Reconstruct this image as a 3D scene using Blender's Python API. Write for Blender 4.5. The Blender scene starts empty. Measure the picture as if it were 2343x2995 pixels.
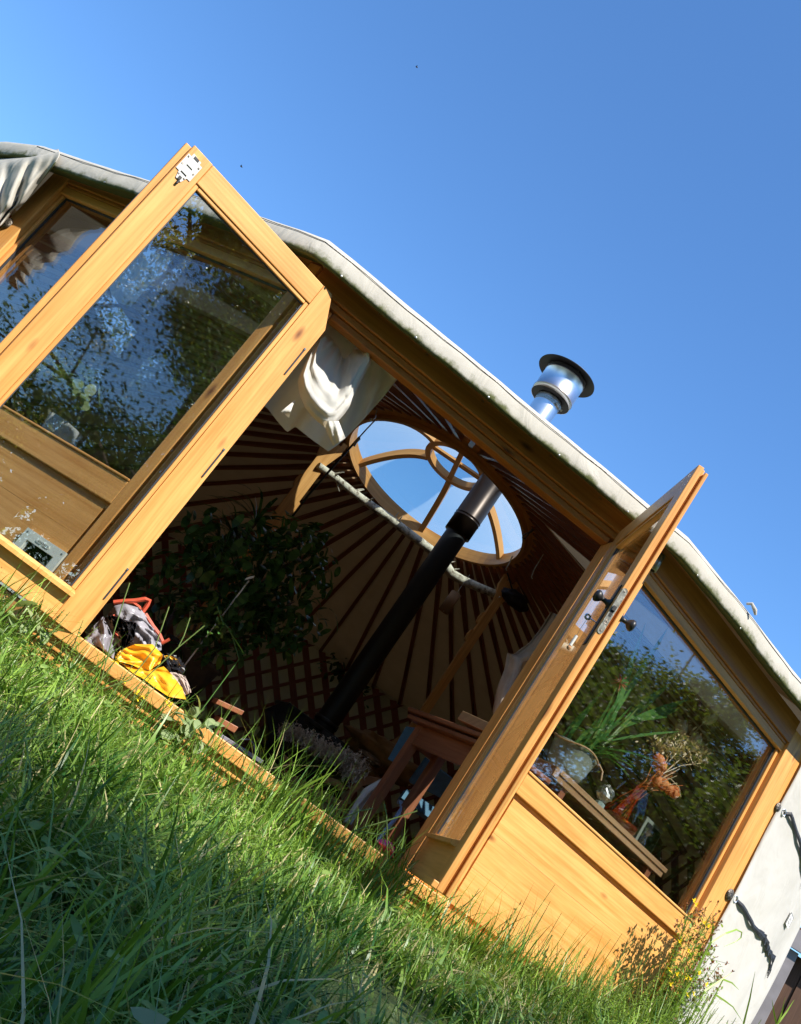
import bpy, bmesh, math, random
import numpy as np
from mathutils import Vector, Matrix, noise
R_ = math.radians
scene = bpy.context.scene
COL = scene.collection
rng = random.Random(7)
nrng = np.random.default_rng(11)

# ------------------------------------------------------------------ camera, sky, sun, exposure
CAM = Vector((-0.6331, -3.7906, -0.0097)); FPX = 2862.67
YAW, PITCH, ROLL = 0.150409, 0.288872, 0.623991
_R = Vector((math.cos(YAW), -math.sin(YAW), 0))
_F = Vector((math.sin(YAW)*math.cos(PITCH), math.cos(YAW)*math.cos(PITCH), math.sin(PITCH)))
_U = _R.cross(_F)
_R2 = _R*math.cos(ROLL) + _U*math.sin(ROLL)
_U2 = -_R*math.sin(ROLL) + _U*math.cos(ROLL)
cam_d = bpy.data.cameras.new('camera'); cam = bpy.data.objects.new('camera', cam_d); COL.objects.link(cam)
mw = Matrix.Identity(4)
for i in range(3):
    mw[i][0] = _R2[i]; mw[i][1] = _U2[i]; mw[i][2] = -_F[i]; mw[i][3] = CAM[i]
cam.matrix_world = mw
cam_d.sensor_fit = 'AUTO'; cam_d.sensor_width = 36; cam_d.lens = 36*FPX/2995
cam_d.clip_start = 0.02; cam_d.clip_end = 1000
scene.camera = cam

SUN_EL, SUN_AZ = R_(50), R_(24)           # azimuth: from straight behind the camera (-Y) towards +X
sun_dir = Vector((math.sin(SUN_AZ)*math.cos(SUN_EL), -math.cos(SUN_AZ)*math.cos(SUN_EL), math.sin(SUN_EL)))
W = bpy.data.worlds.new('World'); scene.world = W; W.use_nodes = True
nt = W.node_tree; nt.nodes.clear()
sky = nt.nodes.new('ShaderNodeTexSky'); sky.sky_type = 'NISHITA'; sky.sun_disc = False
sky.sun_elevation = SUN_EL; sky.sun_rotation = math.pi - SUN_AZ
sky.air_density = 1.15; sky.dust_density = 0.0; sky.ozone_density = 9.0; sky.altitude = 0
bg = nt.nodes.new('ShaderNodeBackground'); bg.inputs[1].default_value = 0.13
wo = nt.nodes.new('ShaderNodeOutputWorld')
hsv = nt.nodes.new('ShaderNodeHueSaturation'); hsv.inputs['Saturation'].default_value = 1.07; hsv.inputs['Value'].default_value = 1.0
nt.links.new(sky.outputs[0], hsv.inputs['Color']); nt.links.new(hsv.outputs[0], bg.inputs[0]); nt.links.new(bg.outputs[0], wo.inputs[0])
sl = bpy.data.lights.new('sun', 'SUN'); sl.energy = 5.0; sl.angle = R_(0.5); sl.color = (1, .95, .86)
so = bpy.data.objects.new('sun', sl); COL.objects.link(so)
so.rotation_euler = (-sun_dir).to_track_quat('-Z', 'Y').to_euler()
so.location = (6, -12, 15)
scene.view_settings.view_transform = 'Standard'; scene.view_settings.look = 'None'
scene.view_settings.exposure = 0.92; scene.view_settings.gamma = 1.0

# ------------------------------------------------------------------ pixel -> point on a real surface
def ray(px, py):
    return (_F + _R2*((px-1171.5)/FPX) - _U2*((py-1497.5)/FPX)).normalized()
def on_plane(px, py, o, n):
    d = ray(px, py); o = Vector(o); n = Vector(n)
    return CAM + d*(((o-CAM).dot(n))/d.dot(n))
def at(px, py, y): return on_plane(px, py, (0, y, 0), (0, 1, 0))
def atz(px, py, z): return on_plane(px, py, (0, 0, z), (0, 0, 1))
def crop(ox, oy, s): return lambda a, b, y: at(ox+a*s, oy+b*s, y)

# ------------------------------------------------------------------ materials
def newmat(name):
    m = bpy.data.materials.new(name); m.use_nodes = True
    n = m.node_tree; b = n.nodes['Principled BSDF']
    return m, n, b
def N(n, t, **k):
    x = n.nodes.new(t)
    for a, v in k.items(): setattr(x, a, v)
    return x
def ramp(n, fac, stops):
    r = N(n, 'ShaderNodeValToRGB'); e = r.color_ramp.elements
    while len(e) < len(stops): e.new(0.5)
    for i, (p, c) in enumerate(stops): e[i].position = p; e[i].color = (*c, 1)
    n.links.new(fac, r.inputs[0]); return r.outputs[0]
def mix(n, fac, a, b, mode='MIX'):
    m = N(n, 'ShaderNodeMix', data_type='RGBA', blend_type=mode)
    for s, v in ((m.inputs[0], fac), (m.inputs[6], a), (m.inputs[7], b)):
        if hasattr(v, 'links'): n.links.new(v, s)
        elif isinstance(v, (int, float)): s.default_value = v
        else: s.default_value = (*v, 1)
    return m.outputs[2]
def mapping(n, src, scale):
    m = N(n, 'ShaderNodeMapping'); m.inputs[3].default_value = scale
    n.links.new(src, m.inputs[0]); return m.outputs[0]
def noise_t(n, vec, scale, detail=4, rough=.55, dist=0):
    t = N(n, 'ShaderNodeTexNoise'); t.inputs['Scale'].default_value = scale
    t.inputs['Detail'].default_value = detail; t.inputs['Roughness'].default_value = rough
    t.inputs['Distortion'].default_value = dist
    if vec: n.links.new(vec, t.inputs['Vector'])
    return t.outputs[0]
def bump(n, b, h, strength, dist=.01):
    bp = N(n, 'ShaderNodeBump'); bp.inputs['Strength'].default_value = strength; bp.inputs['Distance'].default_value = dist
    n.links.new(h, bp.inputs['Height']); n.links.new(bp.outputs[0], b.inputs['Normal']); return bp
def wood(name, light, dark, knot, rough=.42, knots=True, contrast=1.0):
    """UV is (metres along the grain, metres across)"""
    m, n, b = newmat(name)
    uv = N(n, 'ShaderNodeUVMap').outputs[0]
    v1 = mapping(n, uv, (1.6, 26, 1)); g1 = noise_t(n, v1, 1.0, 5, .6, .6)
    v2 = mapping(n, uv, (1.2, 70, 1)); g2 = noise_t(n, v2, 1.6, 3, .5, .2)
    g3 = noise_t(n, uv, 2.2, 3)
    c = ramp(n, g1, [(.3, dark), (.62, light)])
    c2 = ramp(n, g2, [(.36, (.68, .58, .47)), (.56, (1, 1, 1))])
    c = mix(n, .36*contrast, c, c2, 'MULTIPLY')
    c = mix(n, .45, c, ramp(n, g3, [(.28, (.74, .66, .56)), (.5, (.98, .95, .92)), (.72, (1.10, 1.08, 1.06))]), 'MULTIPLY')
    if knots:
        vo = N(n, 'ShaderNodeTexVoronoi'); vo.inputs['Scale'].default_value = 1.0
        n.links.new(mapping(n, uv, (3.1, 8.5, 1)), vo.inputs['Vector'])
        k = ramp(n, vo.outputs['Distance'], [(.02, (1, 1, 1)), (.06, (.75, .75, .75)), (.15, (0, 0, 0))])
        gate = N(n, 'ShaderNodeMath', operation='GREATER_THAN'); gate.inputs[1].default_value = .45
        sep = N(n, 'ShaderNodeSeparateColor'); n.links.new(vo.outputs['Color'], sep.inputs[0])
        n.links.new(sep.outputs[0], gate.inputs[0])
        mu = N(n, 'ShaderNodeMath', operation='MULTIPLY'); n.links.new(k, mu.inputs[0]); n.links.new(gate.outputs[0], mu.inputs[1])
        c = mix(n, mu.outputs[0], c, knot)
    n.links.new(c, b.inputs['Base Color']); b.inputs['Roughness'].default_value = rough
    b.inputs['Specular IOR Level'].default_value = .35
    bump(n, b, g2, .12, .002)
    return m
M = {}
M['pine'] = wood('honey_pine', (.73, .375, .115), (.58, .255, .062), (.17, .055, .016))
M['pine_panel'] = wood('honey_pine_panel', (.75, .39, .125), (.60, .27, .066), (.20, .065, .016))
M['head'] = wood('eave_shade_pine_head', (.47, .195, .048), (.34, .125, .03), (.08, .028, .012))  # pine darkened: the shade under the eave is put into the colour
M['crown'] = wood('crown_timber', (.74, .36, .11), (.58, .25, .065), (.15, .05, .02), knots=False)
M['rafter'] = wood('stained_rafter', (.34, .12, .055), (.23, .075, .034), (.05, .02, .01), knots=False)
M['trellis'] = wood('stained_trellis', (.32, .085, .045), (.22, .055, .028), (.05, .02, .01), knots=False)
M['darkwood'] = wood('mahogany_stain', (.31, .125, .06), (.20, .075, .036), (.05, .02, .01), knots=False)
M['floorwood'] = wood('floor_boards', (.22, .12, .06), (.15, .08, .04), (.08, .04, .02))
M['shelfwood'] = wood('weathered_shelf', (.42, .27, .14), (.30, .18, .09), (.12, .06, .03), knots=False)
M['shedwood'] = wood('brown_shed_boards', (.11, .058, .036), (.075, .038, .024), (.04, .02, .01), rough=.7)

def plain(name, col, rough=.5, metal=0, nscale=0, namp=.2, bmp=0, spec=.5, sss=0):
    m, n, b = newmat(name)
    b.inputs['Roughness'].default_value = rough; b.inputs['Metallic'].default_value = metal
    b.inputs['Specular IOR Level'].default_value = spec
    tc = N(n, 'ShaderNodeTexCoord').outputs['Object']
    h = noise_t(n, tc, nscale or 12, 5)
    c = mix(n, 1.0, col, ramp(n, h, [(.3, (1-namp,)*3), (.7, (1+namp*.3,)*3)]), 'MULTIPLY')
    n.links.new(c, b.inputs['Base Color'])
    if bmp: bump(n, b, h, bmp, .01)
    return m
def canvas(name, col, moss=True, wrinkle=.5, trans=0):
    m, n, b = newmat(name)
    tc = N(n, 'ShaderNodeTexCoord').outputs['Object']
    uv = N(n, 'ShaderNodeUVMap').outputs[0]
    big = noise_t(n, mapping(n, tc, (1, 1, .45)), 7, 4, .5, .8); fine = noise_t(n, tc, 420, 2)
    stain = noise_t(n, tc, 3.5, 5, .65)
    c = mix(n, 1.0, col, ramp(n, stain, [(.3, (.90, .89, .86)), (.65, (1.03, 1.03, 1.03))]), 'MULTIPLY')
    if moss:   # algae along the hem: UV.y runs 0 (roof) .. 1 (hem)
        sp = N(n, 'ShaderNodeSeparateXYZ'); n.links.new(uv, sp.inputs[0])
        ad = N(n, 'ShaderNodeMath', operation='MULTIPLY_ADD'); n.links.new(noise_t(n, tc, 9, 5, .7), ad.inputs[0])
        ad.inputs[1].default_value = .5; n.links.new(sp.outputs[1], ad.inputs[2])
        f = ramp(n, ad.outputs[0], [(.90, (0, 0, 0)), (1.16, (1, 1, 1))])
        c = mix(n, f, c, (.105, .115, .045))
    n.links.new(c, b.inputs['Base Color']); b.inputs['Roughness'].default_value = .85
    b.inputs['Specular IOR Level'].default_value = .15
    b1 = bump(n, b, big, wrinkle, .03)
    b2 = N(n, 'ShaderNodeBump'); b2.inputs['Strength'].default_value = .15; b2.inputs['Distance'].default_value = .001
    n.links.new(fine, b2.inputs['Height']); n.links.new(b1.outputs[0], b2.inputs['Normal']); n.links.new(b2.outputs[0], b.inputs['Normal'])
    if trans:
        t = N(n, 'ShaderNodeBsdfTranslucent'); n.links.new(mix(n, 1.0, c, (1, .88, .7), 'MULTIPLY'), t.inputs[0])
        ms = N(n, 'ShaderNodeMixShader'); ms.inputs[0].default_value = trans
        n.links.new(b.outputs[0], ms.inputs[1]); n.links.new(t.outputs[0], ms.inputs[2]); n.links.new(ms.outputs[0], n.nodes['Material Output'].inputs[0])
    return m
M['canvas'] = canvas('cream_canvas', (.45, .425, .375), trans=.055)
M['wallcanvas'] = canvas('pale_wall_canvas', (.70, .688, .665), False, .38, .32)
M['wallliner'] = canvas('inner_wall_canvas', (.74, .66, .54), False, .2, .55)
M['liner'] = canvas('inner_liner_canvas', (.66, .56, .43), False, .2, .35)
M['cotton'] = canvas('white_cotton', (.70, .685, .65), False, .35, .25)
M['beigecloth'] = plain('beige_cloth', (.42, .33, .28), .9, nscale=30, namp=.15, bmp=.2, spec=.1)
M['fleece'] = plain('sheep_fleece', (.84, .73, .64), .95, nscale=40, namp=.35, spec=.05)
M['blackiron'] = plain('matt_black_iron', (.010, .010, .012), .45, nscale=30, bmp=.1)
M['steel'] = plain('stainless_steel', (.62, .64, .68), .34, 1.0, nscale=5, namp=.1)
M['darksteel'] = plain('dark_steel', (.02, .018, .02), .55, .3, nscale=9, namp=.6)  # near-black steel for the undersides of cowl drum and cap
M['dimsteel'] = plain('dim_reflection_steel', (.045, .03, .025), .36, .8, nscale=6, namp=.3)  # reflection of the dim interior put into the steel colour
M['seam'] = plain('heat_tinted_seam', (.50, .36, .30), .35, .8)
M['whitemetal'] = plain('white_enamel', (.56, .56, .53), .35, nscale=20, namp=.05)
M['zinc'] = plain('worn_zinc', (.42, .42, .38), .38, .9, nscale=70, namp=.5, bmp=.15)
M['dark'] = plain('black_rubber', (.012, .012, .014), .55)
M['gasket'] = plain('glazing_gasket', (.03, .035, .045), .5)
M['blackplastic'] = plain('black_nylon_webbing', (.018, .018, .022), .55, nscale=200, namp=.4, bmp=.3)
M['chrome'] = plain('chrome_wire', (.75, .76, .78), .18, 1.0)
M['catflap'] = plain('ivory_plastic', (.66, .68, .60), .4, nscale=15, namp=.08)
M['antique'] = plain('embossed_pewter', (.22, .19, .16), .38, .8, nscale=90, namp=.85, bmp=.7)
M['soil'] = plain('soil', (.07, .055, .035), .95, nscale=30, namp=.4, bmp=.5)
M['stone'] = plain('grey_green_ceramic', (.24, .275, .225), .45, nscale=40, namp=.25)
M['blue'] = plain('blue_canvas', (.045, .13, .20), .75, nscale=25, namp=.25, bmp=.2)
M['bluetube'] = plain('pale_blue_steel_tube', (.42, .56, .82), .3, .3)
M['mustard'] = plain('mustard_blanket', (.24, .115, .03), .95, nscale=20, namp=.3, bmp=.3)
M['pink'] = plain('pink_cloth', (.80, .05, .30), .7, nscale=30, namp=.2, bmp=.2)
M['yellowbag'] = plain('yellow_plastic_bag', (.80, .42, .02), .38, nscale=12, namp=.18, bmp=.15)
M['greybag'] = plain('grey_plastic_sheet', (.23, .22, .25), .22, nscale=8, namp=.3, bmp=.2)
M['blackbag'] = plain('black_plastic_film', (.016, .016, .018), .2)
M['redbag'] = plain('red_plastic_bag', (.48, .08, .04), .4, nscale=14)
M['greyclear'] = plain('milky_plastic', (.33, .32, .36), .3, nscale=16, namp=.35, bmp=.3)
M['card'] = plain('brown_cardboard', (.36, .19, .09), .85)
M['shedgrey'] = plain('grey_fascia_paint', (.25, .225, .23), .6, nscale=6)
M['white'] = plain('white_paint', (.74, .73, .70), .5)
M['insect'] = plain('insect_body', (.03, .02, .02), .5)
M['ink'] = plain('grey_ink', (.30, .30, .31), .8)
M['patch'] = plain('cream_label_cloth', (.85, .84, .82), .9)
M['hide'] = plain('brown_white_hide', (.30, .18, .10), .9, nscale=14, namp=.8)

def bark(name, a, c, scale):
    m, n, b = newmat(name)
    tc = N(n, 'ShaderNodeTexCoord').outputs['Object']
    h = noise_t(n, tc, scale, 6, .7)
    n.links.new(ramp(n, h, [(.36, c), (.52, a)]), b.inputs['Base Color']); b.inputs['Roughness'].default_value = .85
    bump(n, b, h, .6, .01); return m
M['birch'] = bark('birch_bark', (.62, .54, .42), (.12, .07, .04), 16)
M['bark'] = bark('tree_bark', (.14, .10, .07), (.06, .042, .03), 6)

def leafmat(name, a, bcol, trans=.35, rough=.45, tip=None):
    m, n, b = newmat(name)
    at_ = N(n, 'ShaderNodeAttribute'); at_.attribute_name = 'rnd'
    stops = [(0, a), (1, bcol)] if tip is None else [(0, a), (.86, bcol), (.95, tip)]
    c = ramp(n, at_.outputs['Fac'], stops)
    n.links.new(c, b.inputs['Base Color']); b.inputs['Roughness'].default_value = rough
    b.inputs['Specular IOR Level'].default_value = .4
    tr = N(n, 'ShaderNodeBsdfTranslucent')
    c2 = mix(n, 1.0, c, (1.25, 1.25, .6), 'MULTIPLY'); n.links.new(c2, tr.inputs[0])
    ms = N(n, 'ShaderNodeMixShader'); ms.inputs[0].default_value = trans
    n.links.new(b.outputs[0], ms.inputs[1]); n.links.new(tr.outputs[0], ms.inputs[2])
    n.links.new(ms.outputs[0], n.nodes['Material Output'].inputs[0]); return m
M['grass'] = leafmat('meadow_grass', (.022, .098, .010), (.25, .385, .050), .20, .40, (.50, .43, .20))
M['weed'] = leafmat('weed_leaves', (.10, .22, .03), (.34, .46, .12), .35)
M['paleleaf'] = leafmat('pale_broad_leaves', (.19, .27, .11), (.32, .38, .19), .3)
M['treeleaf'] = leafmat('tree_leaves', (.06, .12, .02), (.19, .24, .05), .45)
M['treeleaf2'] = leafmat('olive_tree_leaves', (.15, .18, .045), (.36, .31, .10), .5)
M['houseleaf'] = leafmat('ficus_leaves', (.022, .065, .02), (.09, .19, .045), .25, .3)
M['potleaf'] = leafmat('potted_plant_leaves', (.05, .16, .035), (.14, .30, .08), .35, .35)
M['dryleaf'] = leafmat('dried_flower_heads', (.50, .38, .22), (.80, .67, .48), .2, .8)
M['physalis'] = leafmat('orange_lantern_husk', (.62, .16, .03), (.75, .34, .12), .35, .7)
M['petal'] = leafmat('yellow_petals', (.85, .60, .02), (.90, .72, .04), .3)
M['pinkpetal'] = leafmat('magenta_bract', (.60, .05, .16), (.70, .12, .22), .3)
M['rustbud'] = leafmat('rusty_seed_heads', (.16, .06, .03), (.27, .12, .06), .2, .8)
M['fadedleaf'] = leafmat('fallen_leaves', (.30, .17, .09), (.45, .34, .22), .2, .7)
M['stem'] = leafmat('green_stems', (.10, .17, .04), (.20, .26, .07), .2)

def glassmat(name, tint=(1, 1, 1), r0=.1, rough=0.0, haze=0):
    m, n, b = newmat(name)
    n.nodes.remove(b)
    lw = N(n, 'ShaderNodeLayerWeight'); lw.inputs[0].default_value = .5
    p = N(n, 'ShaderNodeMath', operation='POWER'); p.inputs[1].default_value = 4; n.links.new(lw.outputs['Facing'], p.inputs[0])
    ma = N(n, 'ShaderNodeMath', operation='MULTIPLY_ADD'); ma.inputs[1].default_value = .9-r0; ma.inputs[2].default_value = r0
    n.links.new(p.outputs[0], ma.inputs[0])
    t = N(n, 'ShaderNodeBsdfTransparent'); t.inputs[0].default_value = (*tint, 1)
    g = N(n, 'ShaderNodeBsdfGlossy'); g.inputs['Roughness'].default_value = rough; g.inputs[0].default_value = (1, 1, 1, 1)
    s = N(n, 'ShaderNodeMixShader'); n.links.new(ma.outputs[0], s.inputs[0])
    n.links.new(t.outputs[0], s.inputs[1]); n.links.new(g.outputs[0], s.inputs[2])
    out = s.outputs[0]
    if haze:
        d = N(n, 'ShaderNodeBsdfTranslucent'); d.inputs[0].default_value = (.62, .68, .62, 1)
        s2 = N(n, 'ShaderNodeMixShader'); s2.inputs[0].default_value = haze
        n.links.new(out, s2.inputs[1]); n.links.new(d.outputs[0], s2.inputs[2]); out = s2.outputs[0]
    n.links.new(out, n.nodes['Material Output'].inputs[0]); return m
M['glass'] = glassmat('window_glass', (.93, .95, .96), .13)
M['dome'] = glassmat('dome_polycarbonate', (.58, .70, .72), .04, .05, .22)
M['jar'] = glassmat('amber_glass', (.72, .30, .10), .07)
M['clearglass'] = glassmat('clear_glass', (.85, .92, .92), .14)
M['flap'] = glassmat('smoked_flap', (.30, .28, .26), .10)

# ------------------------------------------------------------------ mesh builder
class Fr:
    def __init__(s, o, x, y=None, z=(0, 0, 1)):
        s.o = Vector(o); s.x = Vector(x).normalized(); s.z = Vector(z).normalized()
        s.y = Vector(y).normalized() if y is not None else s.z.cross(s.x)
    def p(s, a, b, c): return s.o + s.x*a + s.y*b + s.z*c
WORLD = Fr((0, 0, 0), (1, 0, 0))
class MB:
    def __init__(s): s.v = []; s.f = []; s.uv = []; s.mi = []
    def face(s, pts, uv, m=0):
        k = len(s.v); s.v += [tuple(p) for p in pts]; s.f.append(tuple(range(k, k+len(pts)))); s.uv.append(uv); s.mi.append(m)
    def box(s, fr, x0, x1, y0, y1, z0, z1, m=0, axis=None):
        k = len(s.v)
        c = [(x, y, z) for x in (x0, x1) for y in (y0, y1) for z in (z0, z1)]
        s.v += [tuple(fr.p(*q)) for q in c]
        d = (x1-x0, y1-y0, z1-z0)
        if axis is None: axis = max(range(3), key=lambda i: d[i])
        ou, ov = rng.random()*30, rng.random()*30
        for q in ((0, 1, 3, 2), (4, 6, 7, 5), (0, 4, 5, 1), (2, 3, 7, 6), (0, 2, 6, 4), (1, 5, 7, 3)):
            oth = [i for i in range(3) if i != axis]
            uv = []
            for i in q:
                p = c[i]; uv.append((p[axis]+ou, p[oth[0]]+p[oth[1]]+ov))
            s.f.append(tuple(k+i for i in q)); s.uv.append(uv); s.mi.append(m)
    def prism(s, fr, pts, y0, y1, m=0, axis=0):
        n = len(pts); ou, ov = rng.random()*30, rng.random()*30
        U = lambda p, y: (p[axis]+ou, p[1-axis]+y+ov)
        s.face([fr.p(p[0], y0, p[1]) for p in pts], [U(p, y0) for p in pts], m)
        s.face([fr.p(p[0], y1, p[1]) for p in reversed(pts)], [U(p, y1) for p in reversed(pts)], m)
        for i in range(n):
            a, b = pts[i], pts[(i+1) % n]
            s.face([fr.p(a[0], y0, a[1]), fr.p(a[0], y1, a[1]), fr.p(b[0], y1, b[1]), fr.p(b[0], y0, b[1])],
                   [U(a, y0), U(a, y1), U(b, y1), U(b, y0)], m)
    def grid(s, P, m=0, closed=False, uv=None):
        k = len(s.v); nr, nc = len(P), len(P[0])
        for row in P: s.v += [tuple(p) for p in row]
        for i in range(nr-1):
            for j in range(nc-1 if not closed else nc):
                j2 = (j+1) % nc
                s.f.append((k+i*nc+j, k+i*nc+j2, k+(i+1)*nc+j2, k+(i+1)*nc+j))
                a, b = (i/(nr-1), (i+1)/(nr-1)); c, d = j/(nc-1 if nc > 1 else 1), (j+1)/(nc-1 if nc > 1 else 1)
                s.uv.append([(c, a), (d, a), (d, b), (c, b)] if uv is None else [uv(i, j), uv(i, j+1), uv(i+1, j+1), uv(i+1, j)]); s.mi.append(m)
    def tube(s, path, r, n=8, m=0, caps=True):
        path = [Vector(p) for p in path]; L = len(path)
        rs = r if isinstance(r, (list, tuple)) else [r]*L
        t = (path[1]-path[0]).normalized(); a = t.orthogonal().normalized(); rings = []; acc = 0; k0 = rng.random()*20; lens = []
        for i, p in enumerate(path):
            if i: acc += (p-path[i-1]).length
            lens.append(acc)
            t2 = ((path[min(i+1, L-1)]-path[max(i-1, 0)])).normalized()
            q = t.rotation_difference(t2); a = q @ a; t = t2; b = t.cross(a)
            rings.append([p + (a*math.cos(2*math.pi*j/n)+b*math.sin(2*math.pi*j/n))*rs[i] for j in range(n)])
        s.grid(rings, m, True, uv=lambda i, j: (lens[i]+k0, j/n*.2))
        if caps:
            s.face(list(reversed(rings[0])), [(k0, 0)]*n, m); s.face(rings[-1], [(k0, 0)]*n, m)
    def lathe(s, prof, o, n=32, m=0, fr=None):
        fr = fr or Fr(o, (1, 0, 0))
        s.grid([[fr.p(r*math.cos(2*math.pi*j/n), r*math.sin(2*math.pi*j/n), z) for j in range(n)] for r, z in prof], m, True)
    def blade(s, p, d, L, w, droop=.5, seg=5, m=0, shape='lance', side=None):
        """leaf blade from p along d, drooping under its own weight"""
        p = Vector(p); d = Vector(d).normalized()
        sd = Vector(side) if side is not None else d.cross(Vector((0, 0, 1)))
        if sd.length < 1e-4: sd = Vector((1, 0, 0))
        sd.normalize(); a = []; b = []; q = p.copy()
        for i in range(seg+1):
            t = i/seg
            ww = w*{'lance': math.sin(math.pi*min(1, .12+t*.88))**.8, 'oval': math.sin(math.pi*min(1, .04+t*.96))**.6,
                    'grass': (1-t)**.6}[shape]*.5
            if t == 1: ww = w*.01
            a.append(q-sd*ww); b.append(q+sd*ww)
            dd = (d+Vector((0, 0, -droop*(t+1/seg)*1.2))).normalized(); q = q+dd*(L/seg)
        s.grid([a, b], m)
    def build(s, name, mats, parent=None, smooth=False, bevel=0, rnd=None):
        me = bpy.data.meshes.new(name); me.from_pydata(s.v, [], s.f)
        if not isinstance(mats, (list, tuple)): mats = [mats]
        for m in mats: me.materials.append(M[m] if isinstance(m, str) else m)
        ul = me.uv_layers.new(name='UVMap')
        flat = [c for f in s.uv for c in f]
        ul.data.foreach_set('uv', np.array(flat, dtype=np.float32).ravel())
        me.polygons.foreach_set('material_index', np.array(s.mi, dtype=np.int32))
        if smooth: me.polygons.foreach_set('use_smooth', np.ones(len(s.f), dtype=bool))
        if rnd is not None:
            at_ = me.attributes.new('rnd', 'FLOAT', 'FACE')
            at_.data.foreach_set('value', np.array(rnd if hasattr(rnd, '__len__') else nrng.random(len(s.f)), dtype=np.float32))
        me.update()
        o = bpy.data.objects.new(name, me); COL.objects.link(o)
        if parent: put(o, parent)
        if bevel:
            b = o.modifiers.new('bevel', 'BEVEL'); b.width = bevel; b.segments = 2; b.limit_method = 'ANGLE'; b.angle_limit = R_(40)
        return o
def put(o, parent):
    o.parent = parent
    if parent.type == 'EMPTY': o.matrix_parent_inverse = Matrix.Translation(-parent.location)
def thing(name, label, cat, loc=(0, 0, 0), group=None):
    o = bpy.data.objects.new(name, None); COL.objects.link(o); o.location = loc; o.empty_display_size = .1
    return tag(o, label, cat, group)
def tag(o, label, cat, group=None):
    o['label'] = label; o['category'] = cat
    if group: o['group'] = group
    return o
def struct(o, kind='structure'): o['kind'] = kind; return o
def copy_tree(o, shift, parent=None):
    c = o.copy(); COL.objects.link(c)
    if parent is None: c.location = o.location + Vector(shift)
    else: c.parent = parent
    for ch in list(o.children): copy_tree(ch, shift, c)
    return c
def lerp(a, b, t): return a+(b-a)*t
def poly_at(pts, t):
    """point at fraction t (by length) along a polyline of tuples"""
    pts = [Vector(p) for p in pts]; L = [(pts[i+1]-pts[i]).length for i in range(len(pts)-1)]; T = sum(L)*t
    for i, l in enumerate(L):
        if T <= l or i == len(L)-1: return pts[i].lerp(pts[i+1], min(1, T/l if l else 0))
        T -= l
def nz(p, s=1.0): return noise.noise(Vector(p)*s)
def blob(mb, c, rad, amp=.2, freq=3, seed=0, nu=28, nv=16, m=0, ridged=False, flat=None):
    rows = []
    for i in range(nv+1):
        th = math.pi*i/nv; row = []
        for j in range(nu):
            ph = 2*math.pi*j/nu
            d = Vector((math.sin(th)*math.cos(ph), math.sin(th)*math.sin(ph), math.cos(th)))
            h = nz(d*freq+Vector((seed*7.1, seed*3.3, seed)))
            if ridged: h = .5-abs(h)*1.6+.5*nz(d*freq*2.7+Vector((seed, 9, 2)))
            k = 1+amp*h
            q = Vector((d.x*rad[0], d.y*rad[1], d.z*rad[2]))*k+Vector(c)
            if flat is not None: q.z = max(q.z, flat)
            row.append(q)
        rows.append(row)
    mb.grid(rows, m, True)

# ================================================================== THE GROUND
CX, CY = .66, 3.77
def ground_z(x, y):
    r_ = math.hypot(x-CX, y-CY)                     # the ground banks up gently against the yurt
    up = max(0, min(1, (6.9-r_)/2.7)); up = up*up*(3-2*up)
    hi = lerp(.165, .24, max(0, min(1, (x-.2)/1.6)))
    return -.335 + hi*up + .03*nz((x*.9, y*.9, 3.1)) + .012*nz((x*4, y*4, 1))
mb = MB()
xs = list(np.concatenate([-np.geomspace(300, 6, 14), np.linspace(-5, 6, 56), np.geomspace(7, 300, 14)]))
ys = list(np.concatenate([-np.geomspace(300, 6, 14), np.linspace(-5, 9, 60), np.geomspace(10, 300, 12)]))
mb.grid([[(x, y, ground_z(x, y)) for x in xs] for y in ys])
mg, n, b = newmat('meadow_soil')
tc = N(n, 'ShaderNodeTexCoord').outputs['Object']
h1 = noise_t(n, tc, 1.2, 8, .7); h2 = noise_t(n, tc, 40, 4)
c = ramp(n, h1, [(.3, (.045, .075, .018)), (.5, (.07, .105, .025)), (.68, (.13, .135, .05))])
c = mix(n, .5, c, ramp(n, h2, [(.3, (.4, .4, .35)), (.7, (1.2, 1.2, 1.1))]), 'MULTIPLY')
n.links.new(c, b.inputs['Base Color']); b.inputs['Roughness'].default_value = .95; bump(n, b, h2, .8, .03)
struct(mb.build('ground', mg, smooth=True))

# ================================================================== THE YURT
CX, CY = .66, 3.77
GR, GL = .41912, R_(36)
FC = Fr((0, 0, 0), (1, 0, 0))
FRt = Fr((.999, 0, 0), (math.cos(GR), math.sin(GR), 0))
FLt = Fr((-.93, 0, 0), (math.cos(GL), -math.sin(GL), 0))
yurt = thing('yurt', 'round canvas yurt with honey pine front, open glazed double doors and cream roof', 'yurt', (CX, CY, -.33))
L_END, R_END = 1.69, 1.745
GY0, GY1 = .052, .064     # glass
bv = .004
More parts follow.
